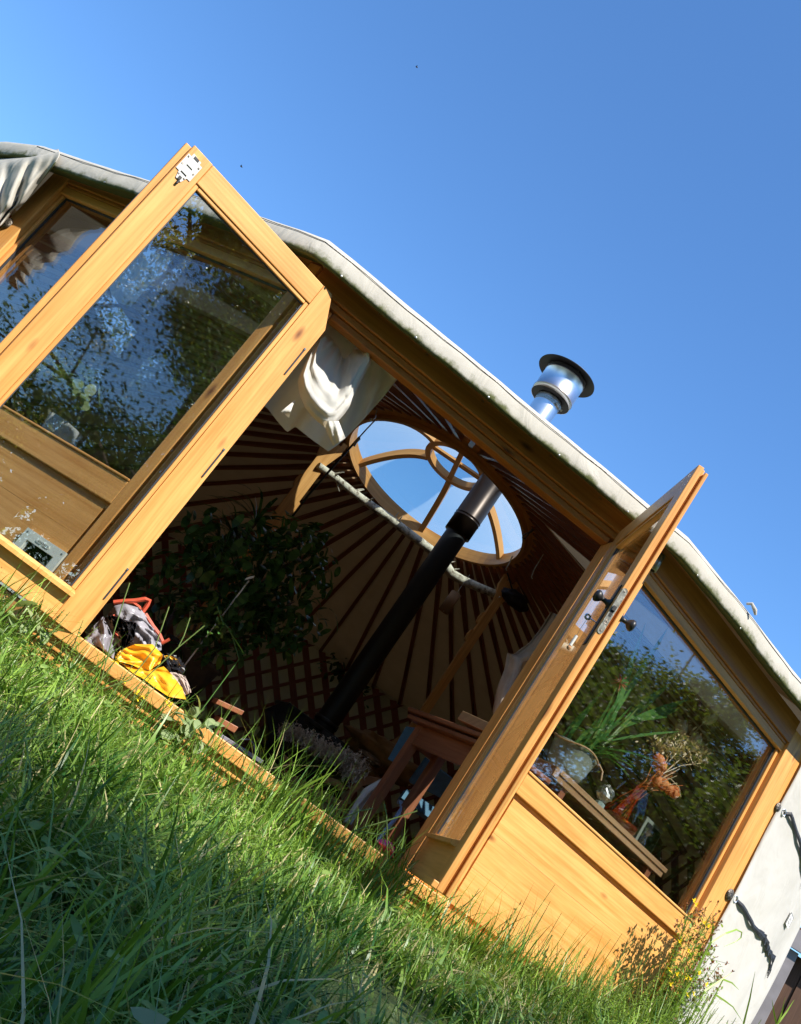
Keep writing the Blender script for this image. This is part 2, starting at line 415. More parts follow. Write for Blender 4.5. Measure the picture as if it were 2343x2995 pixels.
# --- door frame
mb = MB()
mb.box(FC, -.915, -.772, 0, .10, 0, 1.62)
mb.build('door_post', 'pine', yurt, bevel=bv)
mb = MB(); mb.box(FC, .775, .935, 0, .10, 0, 1.62); mb.build('door_post', 'pine', yurt, bevel=bv)
mb = MB()
mb.box(FC, -.915, .975, 0, .10, 1.672, 1.80)
mb.box(FC, -.915, .975, .018, .10, 1.642, 1.6705)
mb.box(FC, -.770, .773, .034, .10, 1.612, 1.6405)
for kx in (-.62, -.36, -.05, .33, .62): mb.lathe([(.0, -.002), (.006, -.003), (.006, .002)], None, 10, 1, Fr((kx, -.001, 1.745+.01*math.sin(kx*9)), (1, 0, 0), z=(0, -1, 0)))
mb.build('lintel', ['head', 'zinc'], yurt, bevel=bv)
mb = MB()
mb.box(FC, -.93, .985, -.055, .14, -.05, 0)
mb.box(FC, -.93, .985, -.03, .05, -.092, -.0505)
mb.box(FC, -.93, .985, -.012, .05, -.36, -.0925)
mb.build('threshold', 'pine', yurt, bevel=bv)

def side_panel(fr, t0, t1, posts, zr0, zr1, zh, sgn, frame_name='window_frame'):
    """a timber front panel: posts, glazing, rail, recessed lower panel"""
    (pa0, pa1), (pb0, pb1) = posts
    mb = MB()
    mb.box(fr, pa0, pa1, 0, .10, -.34, zh+.10)
    mb.box(fr, pb0, pb1, 0, .10, -.34, zh+.10)
    mb.box(fr, pa1+.0005, pb0-.0005, 0, .10, zr0, zr1-.012)                        # rail
    mb.box(fr, pa1+.0005, pb0-.0005, -.006, .05, zr1-.0115, zr1)                    # glazing bead
    mb.box(fr, pa1+.0005, pb0-.0005, .016, .10, zh-.042, zh-.0005)                  # inner stop
    mb.box(fr, pa1+.0005, pa1+.022, .03, .10, zr1+.0005, zh-.0425)
    mb.box(fr, pb0-.022, pb0-.0005, .03, .10, zr1+.0005, zh-.0425)
    w = mb.build(frame_name, 'pine', yurt, bevel=bv)
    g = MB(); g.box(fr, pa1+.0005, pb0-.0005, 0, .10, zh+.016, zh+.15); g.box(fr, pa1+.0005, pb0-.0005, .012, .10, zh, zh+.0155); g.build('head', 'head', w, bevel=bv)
    g = MB(); g.box(fr, pa1+.0225, pb0-.0225, GY0, GY1, zr1+.0005, zh-.0425)
    g.build('pane', 'glass', w)
    g = MB()
    for z0, z1, a0, a1 in ((zr1+.0006, zr1+.008, pa1+.0226, pb0-.0226), (zh-.051, zh-.0426, pa1+.0226, pb0-.0226)):
        g.box(fr, a0, a1, .043, .0518, z0, z1)
    for a0, a1 in ((pa1+.0226, pa1+.031), (pb0-.031, pb0-.0226)): g.box(fr, a0, a1, .0425, .0516, zr1+.008, zh-.051)
    g.build('gasket', 'gasket', w)
    # lower panel: raised field in a bevelled border, base board
    mb = MB()
    mb.box(fr, pa1+.0005, pb0-.0005, .030, .09, -.02, zr0-.0005, axis=0)
    nb = 3
    zt = zr0-.022; zb = .0
    for i in range(nb):
        za = zb+(zt-zb)*i/nb; zc = zb+(zt-zb)*(i+1)/nb-.0002
        mb.box(fr, pa1+.024, pb0-.024, .014+.0004*(i % 2), .0295, za, zc, axis=0)
    mb.box(fr, pa1+.0005, pb0-.0005, .004, .09, -.34, -.0205, axis=0)
    mb.build('lower_panel', 'pine_panel', yurt, bevel=.0012)
    return w
side_panel(FRt, 0, 1.74, ((-.085, .0), (1.545, 1.735)), .498, .603, 1.622, 1)
side_panel(FLt, -1.66, 0, ((-1.66, -1.545), (-.055, .0)), .455, .575, 1.652, -1)

# --- door leaves
def leaf(name, fr, w, z0, z1, lab, stileh, stilef, top, bot, chamfer, sgn):
    """fr: x from hinge to free edge, y towards the outer face (away from the face we look at)"""
    root = MB()
    th = .05; in1 = .028
    zi0, zi1 = z0+bot, z1-top
    # stiles / rails, inner layer (stepped rebate) and outer layer
    if chamfer:
        root.prism(fr, [(0, z0), (stileh, z0), (stileh, z1), (chamfer*.55, z1), (0, z1-chamfer)], 0, in1, axis=1)
        root.prism(fr, [(.004, z0), (stileh, z0), (stileh, z1-.002), (chamfer*.9, z1-.002), (.004, z1-chamfer*1.4)], in1+.0005, th, axis=1)
    else:
        root.box(fr, 0, stileh, 0, in1, z0, z1, axis=2); root.box(fr, .004, stileh, in1+.0005, th, z0, z1, axis=2)
    return root, th, in1, zi0, zi1
# left leaf: swung out against the left window
aL = R_(20.0)
FLL = Fr((-.752, -.049, 0), (-math.cos(aL), -math.sin(aL), 0), (-math.sin(aL)*1, math.cos(aL), 0))
w, z0, z1 = .858, -.007, 1.652
root, th, in1, zi0, zi1 = leaf('door_leaf', FLL, w, z0, z1, '', .118, .118, .10, .105, .13, 1)
sf = .118
root.box(FLL, w-sf, w-.024, 0, in1, z0, z1, axis=2)
root.box(FLL, w-sf, w, in1+.0005, th, z0-.0, z1-.004, axis=2)
root.box(FLL, .1185, w-sf-.0005, .0006, th-.0006, z1-.10, z1-.0005, axis=0)
root.box(FLL, .1185, w-sf-.0005, .0006, th-.0006, z0+.0005, z0+.105, axis=0)
# glazing beads (mitred look) and the bottom weather bead
root.box(FLL, .1185, .135, .006, .03, zi0+.02, zi1-.0005, axis=2)
root.box(FLL, w-sf-.017, w-sf-.0005, .006, .03, zi0+.02, zi1-.0005, axis=2)
root.box(FLL, .1355, w-sf-.0175, .006, .03, zi1-.0165, zi1-.0005, axis=0)
root.prism(Fr(FLL.p(.1185, 0, 0), FLL.y, FLL.x), [(-.03, zi0-.006), (-.03, zi0+.008), (.012, zi0+.022), (.012, zi0-.006)], 0, w-sf-.119, axis=1)
doorL = root.build('door', 'pine', yurt, bevel=.0035)
doorL['label'] = 'left door leaf swung wide open, with white flush bolt at its top corner'
g = MB(); g.box(FLL, .136, w-sf-.018, .022, .030, zi0+.022, zi1-.017); g.build('pane', 'glass', doorL)
g = MB(); g.box(FLL, .1355, .1395, .015, .0215, zi0+.024, zi1-.018); g.box(FLL, w-sf-.0215, w-sf-.0175, .015, .0215, zi0+.024, zi1-.018)
g.box(FLL, .14, w-sf-.022, .015, .0215, zi1-.0215, zi1-.0175); g.build('gasket', 'gasket', doorL)
for zc in (.22, .80, 1.33):
    g = MB(); g.tube([FLL.p(.017, -.002, zc-.065), FLL.p(.017, -.002, zc+.065)], .0035, 8); g.tube([FLL.p(.017, -.002, zc+.066), FLL.p(.017, -.002, zc+.074)], .005, 8, 1)
    g.build('hinge', ['gasket', 'zinc'], doorL)
# flush bolt plate
cx, cz = w-.062, z1-.088
g = MB()
g.prism(FLL, [(cx-.020, cz+.055), (cx+.020, cz+.060), (cx+.020, cz-.030), (cx+.012, cz-.058), (cx-.012, cz-.058), (cx-.020, cz-.030)], -.004, -.0005)
g.box(FLL, cx-.034, cx+.034, -.0032, -.0006, cz-.03, cz+.045)
for dz in (-.012, .022): g.box(FLL, cx-.0125, cx+.0125, -.0075, -.0042, cz+dz-.013, cz+dz+.013)
g.box(FLL, cx-.011, cx+.011, -.006, -.0041, cz+.046, cz+.056, 1)
g.box(FLL, cx-.006, cx+.006, -.006, -.0041, cz-.056, cz-.042, 1)
for dz in (-.0275, .007): g.box(FLL, cx-.0135, cx+.0135, -.0052, -.0041, cz+dz-.001, cz+dz+.001, 1)
for sx, dz in ((-.027, .032), (.027, .036), (-.027, 0), (.027, 0), (-.013, -.04), (.013, -.04)):
    g.lathe([(0, .002), (.0035, .0015), (.0042, 0)], None, 10, 2, Fr(FLL.p(cx+sx, -.0034, cz+dz), FLL.x, z=-FLL.y))
g.tube([FLL.p(cx-.004, -.006, cz-.060), FLL.p(cx-.004, -.006, cz-.075)], .005, 8, 1)
g.build('bolt', ['whitemetal', 'dark', 'antique'], doorL)

# right leaf: square to the front, seen along its edge
aR = R_(103.6)
FRL = Fr((.758, -.051, 0), (math.cos(aR), -math.sin(aR), 0), None)
FRL.y = Vector((-FRL.x.y, FRL.x.x, 0))          # towards the outer face (right, +X)
if FRL.y.x < 0: FRL.y = -FRL.y
w, z0, z1 = .892, .005, 1.652
mb = MB()
zi0, zi1 = z0+.15, z1-.10; st = .105; ed = .022
mb.box(FRL, 0, st, 0, .046, z0, z1, axis=2)
mb.box(FRL, w-st, w, .0, .023, z0, z1, axis=2)
mb.box(FRL, w-st, w-.016, .0235, .0325, z0, z1, axis=2)
mb.box(FRL, w-st, w, .033, .046, z0, z1-.012, axis=2)
mb.box(FRL, st+.0005, w-st-.0005, .0006, .0454, z1-.10, z1, axis=0)
mb.box(FRL, st+.0005, w-st-.0005, .0006, .0454, z0, zi0, axis=0)
mb.box(FRL, st+.0005, st+.016, .007, .03, zi0+.001, zi1-.0005, axis=2)
mb.box(FRL, w-st-.016, w-st-.0005, .007, .03, zi0+.001, zi1-.0005, axis=2)
mb.box(FRL, st+.0165, w-st-.0165, .007, .03, zi1-.016, zi1-.0005, axis=0)
mb.prism(Fr(FRL.p(st+.02, 0, 0), FRL.y, FRL.x), [(-.022, zi0-.012), (-.022, zi0+.002), (.012, zi0+.016), (.012, zi0-.012)], 0, w-2*st-.03, axis=1)
mb.box(FRL, w-.20, w-.0, -.020, -.0005, z0, z0+.022)
doorR = mb.build('door', 'pine', yurt, bevel=.003)
doorR['label'] = 'right door leaf standing open and seen edge on, with black knobs and a key'
g = MB(); g.box(FRL, st+.0165, w-st-.0165, .019, .027, zi0+.0165, zi1-.0165); g.build('pane', 'glass', doorR)
g = MB(); g.box(FRL, st+.0165, st+.0215, .0125, .0185, zi0+.02, zi1-.02); g.box(FRL, w-st-.0215, w-st-.0165, .0125, .0185, zi0+.02, zi1-.02); g.build('gasket', 'gasket', doorR)
# lock face plate on the edge
FE = Fr(FRL.p(w, .0115, 0), FRL.y, -FRL.x)
g = MB(); zl0, zl1, hw = .945, 1.125, .0100
pts = [(hw*math.cos(a), zl1-hw+hw*math.sin(a)) for a in np.linspace(0, math.pi, 9)]+[(hw*math.cos(a), zl0+hw+hw*math.sin(a)) for a in np.linspace(math.pi, 2*math.pi, 9)]
g.prism(FE, pts, -.0025, -.0004)
for zc in (zl0+.012, zl1-.012): g.lathe([(0, .0012), (.0032, .001), (.0036, 0)], None, 10, 1, Fr(FE.p(0, -.0026, zc), FE.x, z=-FE.y))
g.box(FE, -.006, .006, -.0085, -.0026, 1.035, 1.052, 2)
g.box(FE, -.005, .005, -.0034, -.0026, 1.012, 1.034, 2); g.box(FE, -.004, .004, -.0032, -.0026, .982, 1.002, 1)
g.build('lock_plate', ['zinc', 'antique', 'dark'], doorR)
def knob(fr_n, origin, m='blackiron', rose=.021):
    g = MB(); g.lathe([(0, 0), (rose, .0), (rose, .005), (.012, .009), (.008, .018), (.008, .030), (.016, .038), (.021, .046), (.021, .054), (.013, .060), (0, .061)], None, 20, 0, fr_n)
    return g.build('handle', m, doorR, smooth=True)
knob(Fr(FRL.p(w-.045, -.0005, 1.065), FRL.x, z=-FRL.y), None)
knob(Fr(FRL.p(w-.045, .0465, 1.045), FRL.x, z=FRL.y), None)
g = MB(); g.box(FRL, w-.062, w-.028, -.004, -.0004, .90, 1.14); g.build('back_plate', 'blackiron', doorR, bevel=.002)
g = MB()
k0 = FRL.p(w-.045, -.004, .985)
g.tube([k0, k0-FRL.y*.028], .0022, 8); g.lathe([(.010, -.0012), (.012, 0), (.010, .0012), (.005, .0012), (.004, 0), (.005, -.0012), (.010, -.0012)], None, 16, 0, Fr(k0-FRL.y*.036, FRL.y, z=FRL.x))
g.tube([k0-FRL.y*.034+Vector((0, 0, -.008)), k0-FRL.y*.036+Vector((0, 0, -.05)), k0-FRL.y*.034+Vector((0, 0, -.075))], .0008, 5)
g.build('key', 'chrome', doorR)
g = MB(); kt = k0-FRL.y*.034+Vector((0, 0, -.075))
g.tube([kt, kt-Vector((.001, 0, .04))], .0055, 10); g.lathe([(0, -.014), (.006, -.012), (.008, -.006), (.006, 0), (0, .001)], kt-Vector((.001, 0, .042)), 12, 1)
g.build('key_tag', ['whitemetal', 'card'], doorR)

# --- canvas roof with its turned-down hem
def contour(n_back=60):
    """closed list of (point, outward normal, eave lift, is_front)"""
    pts = []
    Lp = FLt.p(-L_END, 0, 0); Rp = FRt.p(R_END, 0, 0)
    def seg(a, b, k):
        for i in range(k): pts.append(a.lerp(b, i/k))
    seg(Lp, Vector((-.93, 0, 0)), 16); seg(Vector((-.93, 0, 0)), Vector((.999, 0, 0)), 20); seg(Vector((.999, 0, 0)), Rp, 16)
    nf = len(pts)
    aR_ = math.atan2(Rp.y-CY, Rp.x-CX); aL_ = math.atan2(Lp.y-CY, Lp.x-CX)
    rR_ = math.hypot(Rp.y-CY, Rp.x-CX); rL_ = math.hypot(Lp.y-CY, Lp.x-CX)
    if aL_ < aR_: aL_ += 2*math.pi
    span = aL_-aR_
    for i in range(n_back):
        t = i/n_back; a = aR_+span*t
        s = min(1, t*9); s = s*s*(3-2*s); s2 = min(1, (1-t)*5)
        r = lerp(rR_, 3.70, s) if t < .3 else lerp(lerp(3.70, 4.02, min(1, (t-.3)/.3)), rL_, 1-s2)
        pts.append(Vector((CX+r*math.cos(a), CY+r*math.sin(a), 0)))
    m = len(pts); out = []
    for i, p in enumerate(pts):
        tan = (pts[(i+1) % m]-pts[(i-1) % m]).normalized()
        nrm = Vector((tan.y, -tan.x, 0))
        if i < nf:
            if i <= 16: lift = lerp(-.075, 0, i/16)
            elif i < 36: lift = 0
            else: lift = lerp(0, .055, (i-36)/16)
        else:
            t = (i-nf)/n_back; lift = lerp(.055, -.075, t)
        out.append((p, nrm, lift))
    return out, nf
CT, NFR = contour()
RING_C = Vector((.656, 3.766, 2.60)); RING_N = Vector((.047, .137, 1)).normalized(); RING_R = .903
FRING = Fr(RING_C, Vector((1, 0, -.047)), None, RING_N)
def ring_pt(ang, r, h): return FRING.p(r*math.cos(ang), r*math.sin(ang), h)
def sag(p, k): return .012*nz((p.x*1.7, p.y*1.7, k*3.1))+.006*nz((p.x*6, p.y*6, k))
prof = [(-.02, 1.852), (.05, 1.836), (.098, 1.820), (.118, 1.803), (.125, 1.780), (.129, 1.752), (.131, 1.722), (.127, 1.706), (.115, 1.708), (.09, 1.720), (.04, 1.744), (.006, 1.756)]
rows = []
nC = len(CT)
for k in range(9):                                    # roof slope, ring to eave
    t = k/9; row = []
    for p, nr, lf in CT:
        a = math.atan2(p.y-CY, p.x-CX); rp = ring_pt(a, RING_R+.07, .075)
        e = p+nr*prof[0][0]; e.z = prof[0][1]+lf
        q = rp.lerp(e, t); q.z -= .05*math.sin(math.pi*t)*(.6+.4*math.cos(a*14)); row.append(q)
    rows.append(row)
for j, (o, z) in enumerate(prof):
    row = []
    for i, (p, nr, lf) in enumerate(CT):
        w_ = min(1, j/4)
        q = p+nr*(o+w_*(.006*nz((p.x*2.3, p.y*2.3, 7))+.003*nz((p.x*9, p.y*9, 5))))
        q.z = z+lf+w_*sag(p, 2)*.8
        if 12 < i < 20: q.z += .0
        row.append(q)
    rows.append(row)
nr_ = len(rows)
vj = lambda i: 0 if i < 9 else ((i-9)/(len(prof)-1))*.95 if i-9 < 5 else .52+.62*(i-9-4)/(len(prof)-5)
mb = MB(); mb.grid(rows, 0, True, uv=lambda i, j: (j*.15, vj(i)))
roof = mb.build('roof_canvas', 'canvas', yurt, smooth=True)
# stitched seam line along the eave and hem pins
mb = MB()
mb.tube([p+nr*.124+Vector((0, 0, 1.792+lf+sag(p, 2))) for p, nr, lf in CT[:NFR+3]], .0016, 5)
for i in range(1, NFR, 4):
    p, nr, lf = CT[i]
    mb.lathe([(0, .004), (.005, .002), (.0055, 0)], None, 8, 1, Fr(p+nr*.136+Vector((0, 0, 1.712+lf)), Vector((-nr.y, nr.x, 0)), z=nr))
mb.build('eave_stitching', ['antique', 'zinc'], roof)
mb = MB()
p, nr, lf = CT[NFR-13]
for i in range(2): pass
q = CT[41][0]+CT[41][1]*.10+Vector((0, 0, 1.86))
mb.tube([q, q+Vector((.012, -.02, .008)), q+Vector((.035, -.03, -.012)), q+Vector((.05, -.03, -.03))], [.006, .008, .011, .006], 8)
mb.build('eave_cord', 'canvas', roof, smooth=True)

# --- wall canvas, drawn back from the front at either end
from mathutils.bvhtree import BVHTree
WALL_BVH = []
def wall_sheet(i0, i1, zlo, flare, name, gather=None, label=None):
    rows = []; K = 26
    for k in range(K+1):
        t = k/K; row = []
        for i in range(i0, i1+1):
            for sub in range(4 if i < i1 else 1):
                p, nr, lf = CT[i % nC]; p2, nr2, lf2 = CT[(i+1) % nC]; f = sub/4
                pp = p.lerp(p2, f); nn = nr.lerp(nr2, f).normalized(); z = lerp(1.74+lerp(lf, lf2, f), zlo, t)
                o = flare*(1-t)+.035
                o += .011*math.sin((i+f)*2.6+3*nz((i*.4+f*.4, t*2, 4)))*min(1, t*3)+.016*nz((pp.x*2.2+t, pp.y*2.2, z*1.6))
                q = pp+nn*o; q.z = z
                if gather: q = gather(q, i+f-i0, t, nn)
                row.append(q)
        if i0 == NFR+1:
            z = row[0].z; row = [FRt.p(1.712, -.012-.004*math.sin(z*9), z), FRt.p(1.735, -.016, z), FRt.p(1.765, -.012+.004*math.sin(z*7), z)]+row
        rows.append(row)
    mb = MB(); mb.grid(rows, 0)
    if i0 == NFR+1: WALL_BVH.append(BVHTree.FromPolygons([Vector(v) for v in mb.v], mb.f))
    o = mb.build(name, 'wallcanvas', yurt, smooth=True)
    s = o.modifiers.new('solid', 'SOLIDIFY'); s.thickness = .003; s.offset = 0
    return o
wallR = wall_sheet(NFR+1, NFR+57, -.30, .055, 'wall_canvas')
# left end: the wall canvas is drawn back from the corner of the eave to a toggle
z3b = crop(0, 380, .24590)
def onL_(q, off):
    d = (q-CAM); o_ = FLt.p(0, off, 0); return CAM+d*(((o_-CAM).dot(FLt.y))/d.dot(FLt.y))
mb = MB(); rows = []
edge = [(700, 232), (712, 300), (655, 400), (560, 530), (430, 690), (300, 862), (190, 930), (120, 1010), (20, 1130)]
for k in range(41):
    t = k/40; a = poly_at([(*q, 0) for q in edge], t); far = Vector((-330, lerp(400, 1330, t), 0)); row = []
    for j in range(36):
        u = (j/35)**1.4; q = a.lerp(far, u)
        fold = .018*math.sin(u*24+t*3+2*nz((u*5, t*2, 1)))*min(1, t*2.0)*(1-.4*u)+.010*nz((u*14, t*3, 6))*min(1, t*5)
        off = lerp(-.150, -.03, min(1, max(0, t-.1)*1.25))-.12*u*min(1, t*1.6)+.06*u*u+fold*1.4-.012
        if t < .05: off += .10*(1-t/.05)
        row.append(onL_(z3b(q.x, q.y, 1), off))
    rows.append(row)
mb.grid(rows, 0, uv=lambda i, j: (i*.05, 1.02-.2*j if j < 5 and i > 5 else 0))
fl = mb.build('wall_canvas', 'canvas', yurt, smooth=True)
sm_ = fl.modifiers.new('solid', 'SOLIDIFY'); sm_.thickness = .004; sm_.offset = 0
wall_sheet(nC-9, nC, -.30, .02, 'wall_canvas')
# toggles
def toggle(fr, t, z, side, strap):
    c = fr.p(t, -.004, z); g = MB()
    g.lathe([(0, .012), (.014, .0115), (.026, .008), (.031, .003), (.031, 0)], None, 24, 0, Fr(c, fr.x, z=-fr.y))
    o = g.build('toggle_button', 'antique', yurt, smooth=True)
    g = MB(); rc = c-fr.y*.014+fr.x*(.040*side)
    pts = [rc+fr.x*(.015*math.cos(a))+Vector((0, 0, .017*math.sin(a)))-fr.y*(.004*math.cos(a)) for a in np.linspace(0, 2*math.pi, 17)]
    g.tube(pts, .0036, 6, caps=False); g.build('ring', 'chrome', o, smooth=True)
    if strap:
        wv = []
        for k in range(len(strap)*4-3):
            f = k/4; i = min(int(f), len(strap)-2); f -= i
            px_, py_ = lerp(strap[i][0], strap[i+1][0], f), lerp(strap[i][1], strap[i+1][1], f)
            q, nn = on_wall(px_, py_, .012+.004*math.sin(k*1.1))
            wv.append((q, .013+(.006*(1+.4*math.sin(k*2.4)) if k > 11 else 0), nn))
        wv[0] = (rc+fr.x*(.012*side), .010, -fr.y)
        rows = []
        for k, (q, wd, nn) in enumerate(wv):
            d = (wv[min(k+1, len(wv)-1)][0]-wv[max(k-1, 0)][0]).normalized(); sd = d.cross(nn).normalized(); rf = .006*math.sin(k*2.9) if k > 11 else 0
            rows.append([q-sd*wd+nn*rf, q+nn*.004, q+sd*wd-nn*rf, q-nn*.002])
        g = MB(); g.grid(rows, 0, True)
        q = wv[-1][0]
        for e in (-1, 0, 1): g.tube([q+fr.x*e*.007, q+fr.x*e*.012+Vector((0, 0, -.02)), q+fr.x*e*.010+Vector((0, 0, -.045-.01*e))], .0025, 5)
        g.build('strap', 'blackplastic', yurt, smooth=False)
def on_wall(px_, py_, off):
    d = ray(px_, py_); h = WALL_BVH[0].ray_cast(CAM, d)
    if h[0] is None: return CAM+d*5, -d
    nn = h[1] if h[1].dot(d) < 0 else -h[1]
    return h[0]+nn*off, nn
toggle(FRt, 1.722, 1.345, 1, [(2300, 2365), (2322, 2420), (2336, 2470), (2345, 2520), (2350, 2570)])
toggle(FRt, 1.695, .825, 1, [(2158, 2640), (2178, 2665), (2196, 2705), (2216, 2725), (2232, 2740), (2240, 2775), (2256, 2800), (2250, 2830)])
toggle(FLt, -1.640, 1.335, -1, None)
# sewn cloth label
cu = bpy.data.curves.new('t', 'FONT'); cu.body = 'ICS'; cu.size = .05; cu.extrude = .0008
to = bpy.data.objects.new('t', cu); COL.objects.link(to)
dg = bpy.context.evaluated_depsgraph_get(); tm = bpy.data.meshes.new_from_object(to.evaluated_get(dg))
COL.objects.unlink(to); bpy.data.objects.remove(to)
lc = at(2304, 2690, 0); dl = ray(2304, 2690)
q, nl = on_wall(2304, 2690, .0)
nl.z = 0; nl.normalize(); FLb = Fr(q+nl*.008, (-nl.y, nl.x, 0)); FLb.y = -nl
g = MB(); g.box(FLb, -.07, .07, -.003, .001, -.035, .035)
g.box(FLb, -.07, .07, -.0045, -.0031, .033, .0365, 1); g.box(FLb, -.0715, -.068, -.0045, -.0031, -.035, .0325, 1); g.box(FLb, .068, .0715, -.0045, -.0031, -.02, .0325, 1)
k0 = len(g.v)
xs_ = [v.co.x for v in tm.vertices]; xm = (min(xs_)+max(xs_))/2
for pl in tm.polygons:
    g.face([FLb.p((tm.vertices[i].co.x-xm), -.0035-tm.vertices[i].co.z, tm.vertices[i].co.y-.018) for i in pl.vertices], [(0, 0)]*len(pl.vertices), 1)
g.build('cloth_label', ['patch', 'ink'], wallR)

# --- inside: floor, liner, trellis, rafters, crown
mb = MB()
inner = [p-nr*.10 for p, nr, lf in CT]
for i in range(40):
    x0 = CX-4.2+i*.21
    ysx = [0]
    half = math.sqrt(max(0, 3.75**2-(x0+.1-CX)**2))
    if half > .1: mb.box(WORLD, x0, x0+.208, max(.16 if -.9 < x0 < .9 else .6, CY-half), CY+half, -.06, -.012, axis=1)
mb.build('floor', 'floorwood', yurt)
WZ = 1.45
rows = []
for z in (-.05, .5, 1.0, WZ):
    rows.append([p-nr*.05+Vector((0, 0, z)) for p, nr, lf in CT[NFR:]])
rows2 = [[(ring_pt(math.atan2(p.y-CY, p.x-CX), RING_R+.03, .03)).lerp(p-nr*.05+Vector((0, 0, WZ+.04)), t)-Vector((0, 0, .035*math.sin(math.pi*t))) for p, nr, lf in CT[NFR:]] for t in (1, .75, .5, .25, 0)]
frontz = [[(ring_pt(math.atan2(p.y-CY, p.x-CX), RING_R+.03, .03)).lerp(p-nr*.06+Vector((0, 0, 1.83+lf)), t) for p, nr, lf in CT[:NFR+1]] for t in (1, .75, .5, .25, 0)]
mb = MB(); mb.grid(rows); mb.build('wall_liner', 'wallliner', yurt, smooth=True); mb = MB(); mb.grid(rows2); mb.grid(frontz)
for a_ in rows[3:4]: mb.grid([a_, rows2[0]])
mb.build('liner', 'liner', yurt, smooth=True)
mb = MB()
npk = 74
def wall_pt(s, z, off):
    """s in 0..1 round the back wall"""
    f = s*(len(CT)-NFR-1); i = int(f); f -= i
    a, b = CT[NFR+i], CT[min(NFR+i+1, len(CT)-1)]
    return a[0].lerp(b[0], f)-a[1].lerp(b[1], f)*off+Vector((0, 0, z))
circ = 19.0
for d in (1, -1):
    for k in range(-8, 80):
        s0 = k*.0138
        pts = []
        for q in range(9):
            t = q/8; s = s0+d*t*(1.47/circ)*.93
            if 0 <= s <= 1: pts.append((s, lerp(-.01, 1.46, t)))
        if len(pts) < 2: continue
        off = .085 if d > 0 else .100
        A = []; B = []; A2 = []; B2 = []
        for s, z in pts:
            A.append(wall_pt(max(0, s-.0021), z+.014, off)); B.append(wall_pt(min(1, s+.0021), z-.014, off))
            A2.append(wall_pt(max(0, s-.0021), z+.014, off+.012)); B2.append(wall_pt(min(1, s+.0021), z-.014, off+.012))
        mb.grid([A, B, B2, A2, A])
mb.build('trellis', 'trellis', yurt)
NR = 64
for k in range(NR):
    a = 2*math.pi*(k+.35)/NR
    i = min(range(nC), key=lambda j: abs(((math.atan2(CT[j][0].y-CY, CT[j][0].x-CX)-a+math.pi) % (2*math.pi))-math.pi))
    p, nr, lf = CT[i]
    front = i < NFR
    dv = Vector((math.cos(a), math.sin(a), 0)); rr = (p-Vector((CX, CY, 0))).length
    end = Vector((CX, CY, 0))+dv*(rr-.09); end.z = (1.74+lf) if front else 1.47
    st_ = ring_pt(a, RING_R+.045, -.01)
    if front: end = p-nr*.12; end.z = 1.74+lf
    x = (end-st_).normalized(); fr = Fr(st_, x, None, Vector((0, 0, 1))); fr.y = Vector((0, 0, 1)).cross(x).normalized(); fr.z = x.cross(fr.y)
    mb = MB(); mb.box(fr, -.03, (end-st_).length, -.019, .019, -.022, .022, axis=0)
    mb.build('rafter', 'rafter', yurt)
# crown ring, arched spokes, hub ring, dome
mb = MB(); n = 72
def rring(r0, r1, h0, h1):
    rows = [[ring_pt(2*math.pi*j/n, r, h) for j in range(n)] for r, h in ((r0, h0), (r1, h0), (r1, h1), (r0, h1), (r0, h0))]
    mb.grid(rows, 0, True, uv=lambda i, j: (j/n*6, i*.1))
rring(RING_R-.035, RING_R+.05, -.015, .075); rring(RING_R-.062, RING_R-.0355, -.062, .060)
crown = mb.build('crown_ring', 'crown', yurt)
HUB_R, HUB_H = .275, .31
mb = MB()
for r0, r1, h0, h1 in ((HUB_R-.03, HUB_R+.022, HUB_H-.03, HUB_H+.03),): rring(r0, r1, h0, h1)
for b_ in (-.085, .085): pass
fx = FRING
for ang, off in ((R_(75), 0.0), (R_(165), .0)):
    d = Vector((math.cos(ang), math.sin(ang)))
    a_ = (d.x*(-HUB_R+.02), d.y*(-HUB_R+.02)); b_ = (d.x*(HUB_R-.02), d.y*(HUB_R-.02))
    P0, P1 = FRING.p(*a_, HUB_H+.006), FRING.p(*b_, HUB_H+.006)
    x = (P1-P0).normalized(); fr = Fr(P0, x, RING_N.cross(x), RING_N)
    wd = .022 if off == 0 and ang < 2 else .03
    mb.box(fr, 0, (P1-P0).length, -wd, wd, (-.028 if ang < 2 else .0005), (0 if ang < 2 else .02), axis=0)
mb.build('hub_ring', 'crown', crown)
for k in range(6):
    a = R_(14+60*k); mb = MB(); rowsA = []
    for q in range(11):
        t = q/10; r = lerp(RING_R-.056, HUB_R+.0225, t); h = .02+(HUB_H-.02)*(math.sin(t*math.pi/2)**.9)
        c_ = FRING.x*math.cos(a+math.pi/2)+FRING.y*math.sin(a+math.pi/2)
        P = ring_pt(a, r, h)
        rowsA.append([P+c_*.025-RING_N*.034, P-c_*.025-RING_N*.034, P-c_*.025+RING_N*.034, P+c_*.025+RING_N*.034])
    mb.grid(rowsA, 0, True, uv=lambda i, j: (i*.07, j*.06)); mb.build('spoke', 'crown', crown)
mb = MB(); rows = []
for q in range(9):
    t = q/8; r = lerp(RING_R+.045, .015, t); h = .078+.33*math.sin(t*math.pi/2)
    rows.append([ring_pt(2*math.pi*j/48, r, h) for j in range(48)])
mb.grid(rows, 0, True); mb.build('dome', 'dome', crown, smooth=True)
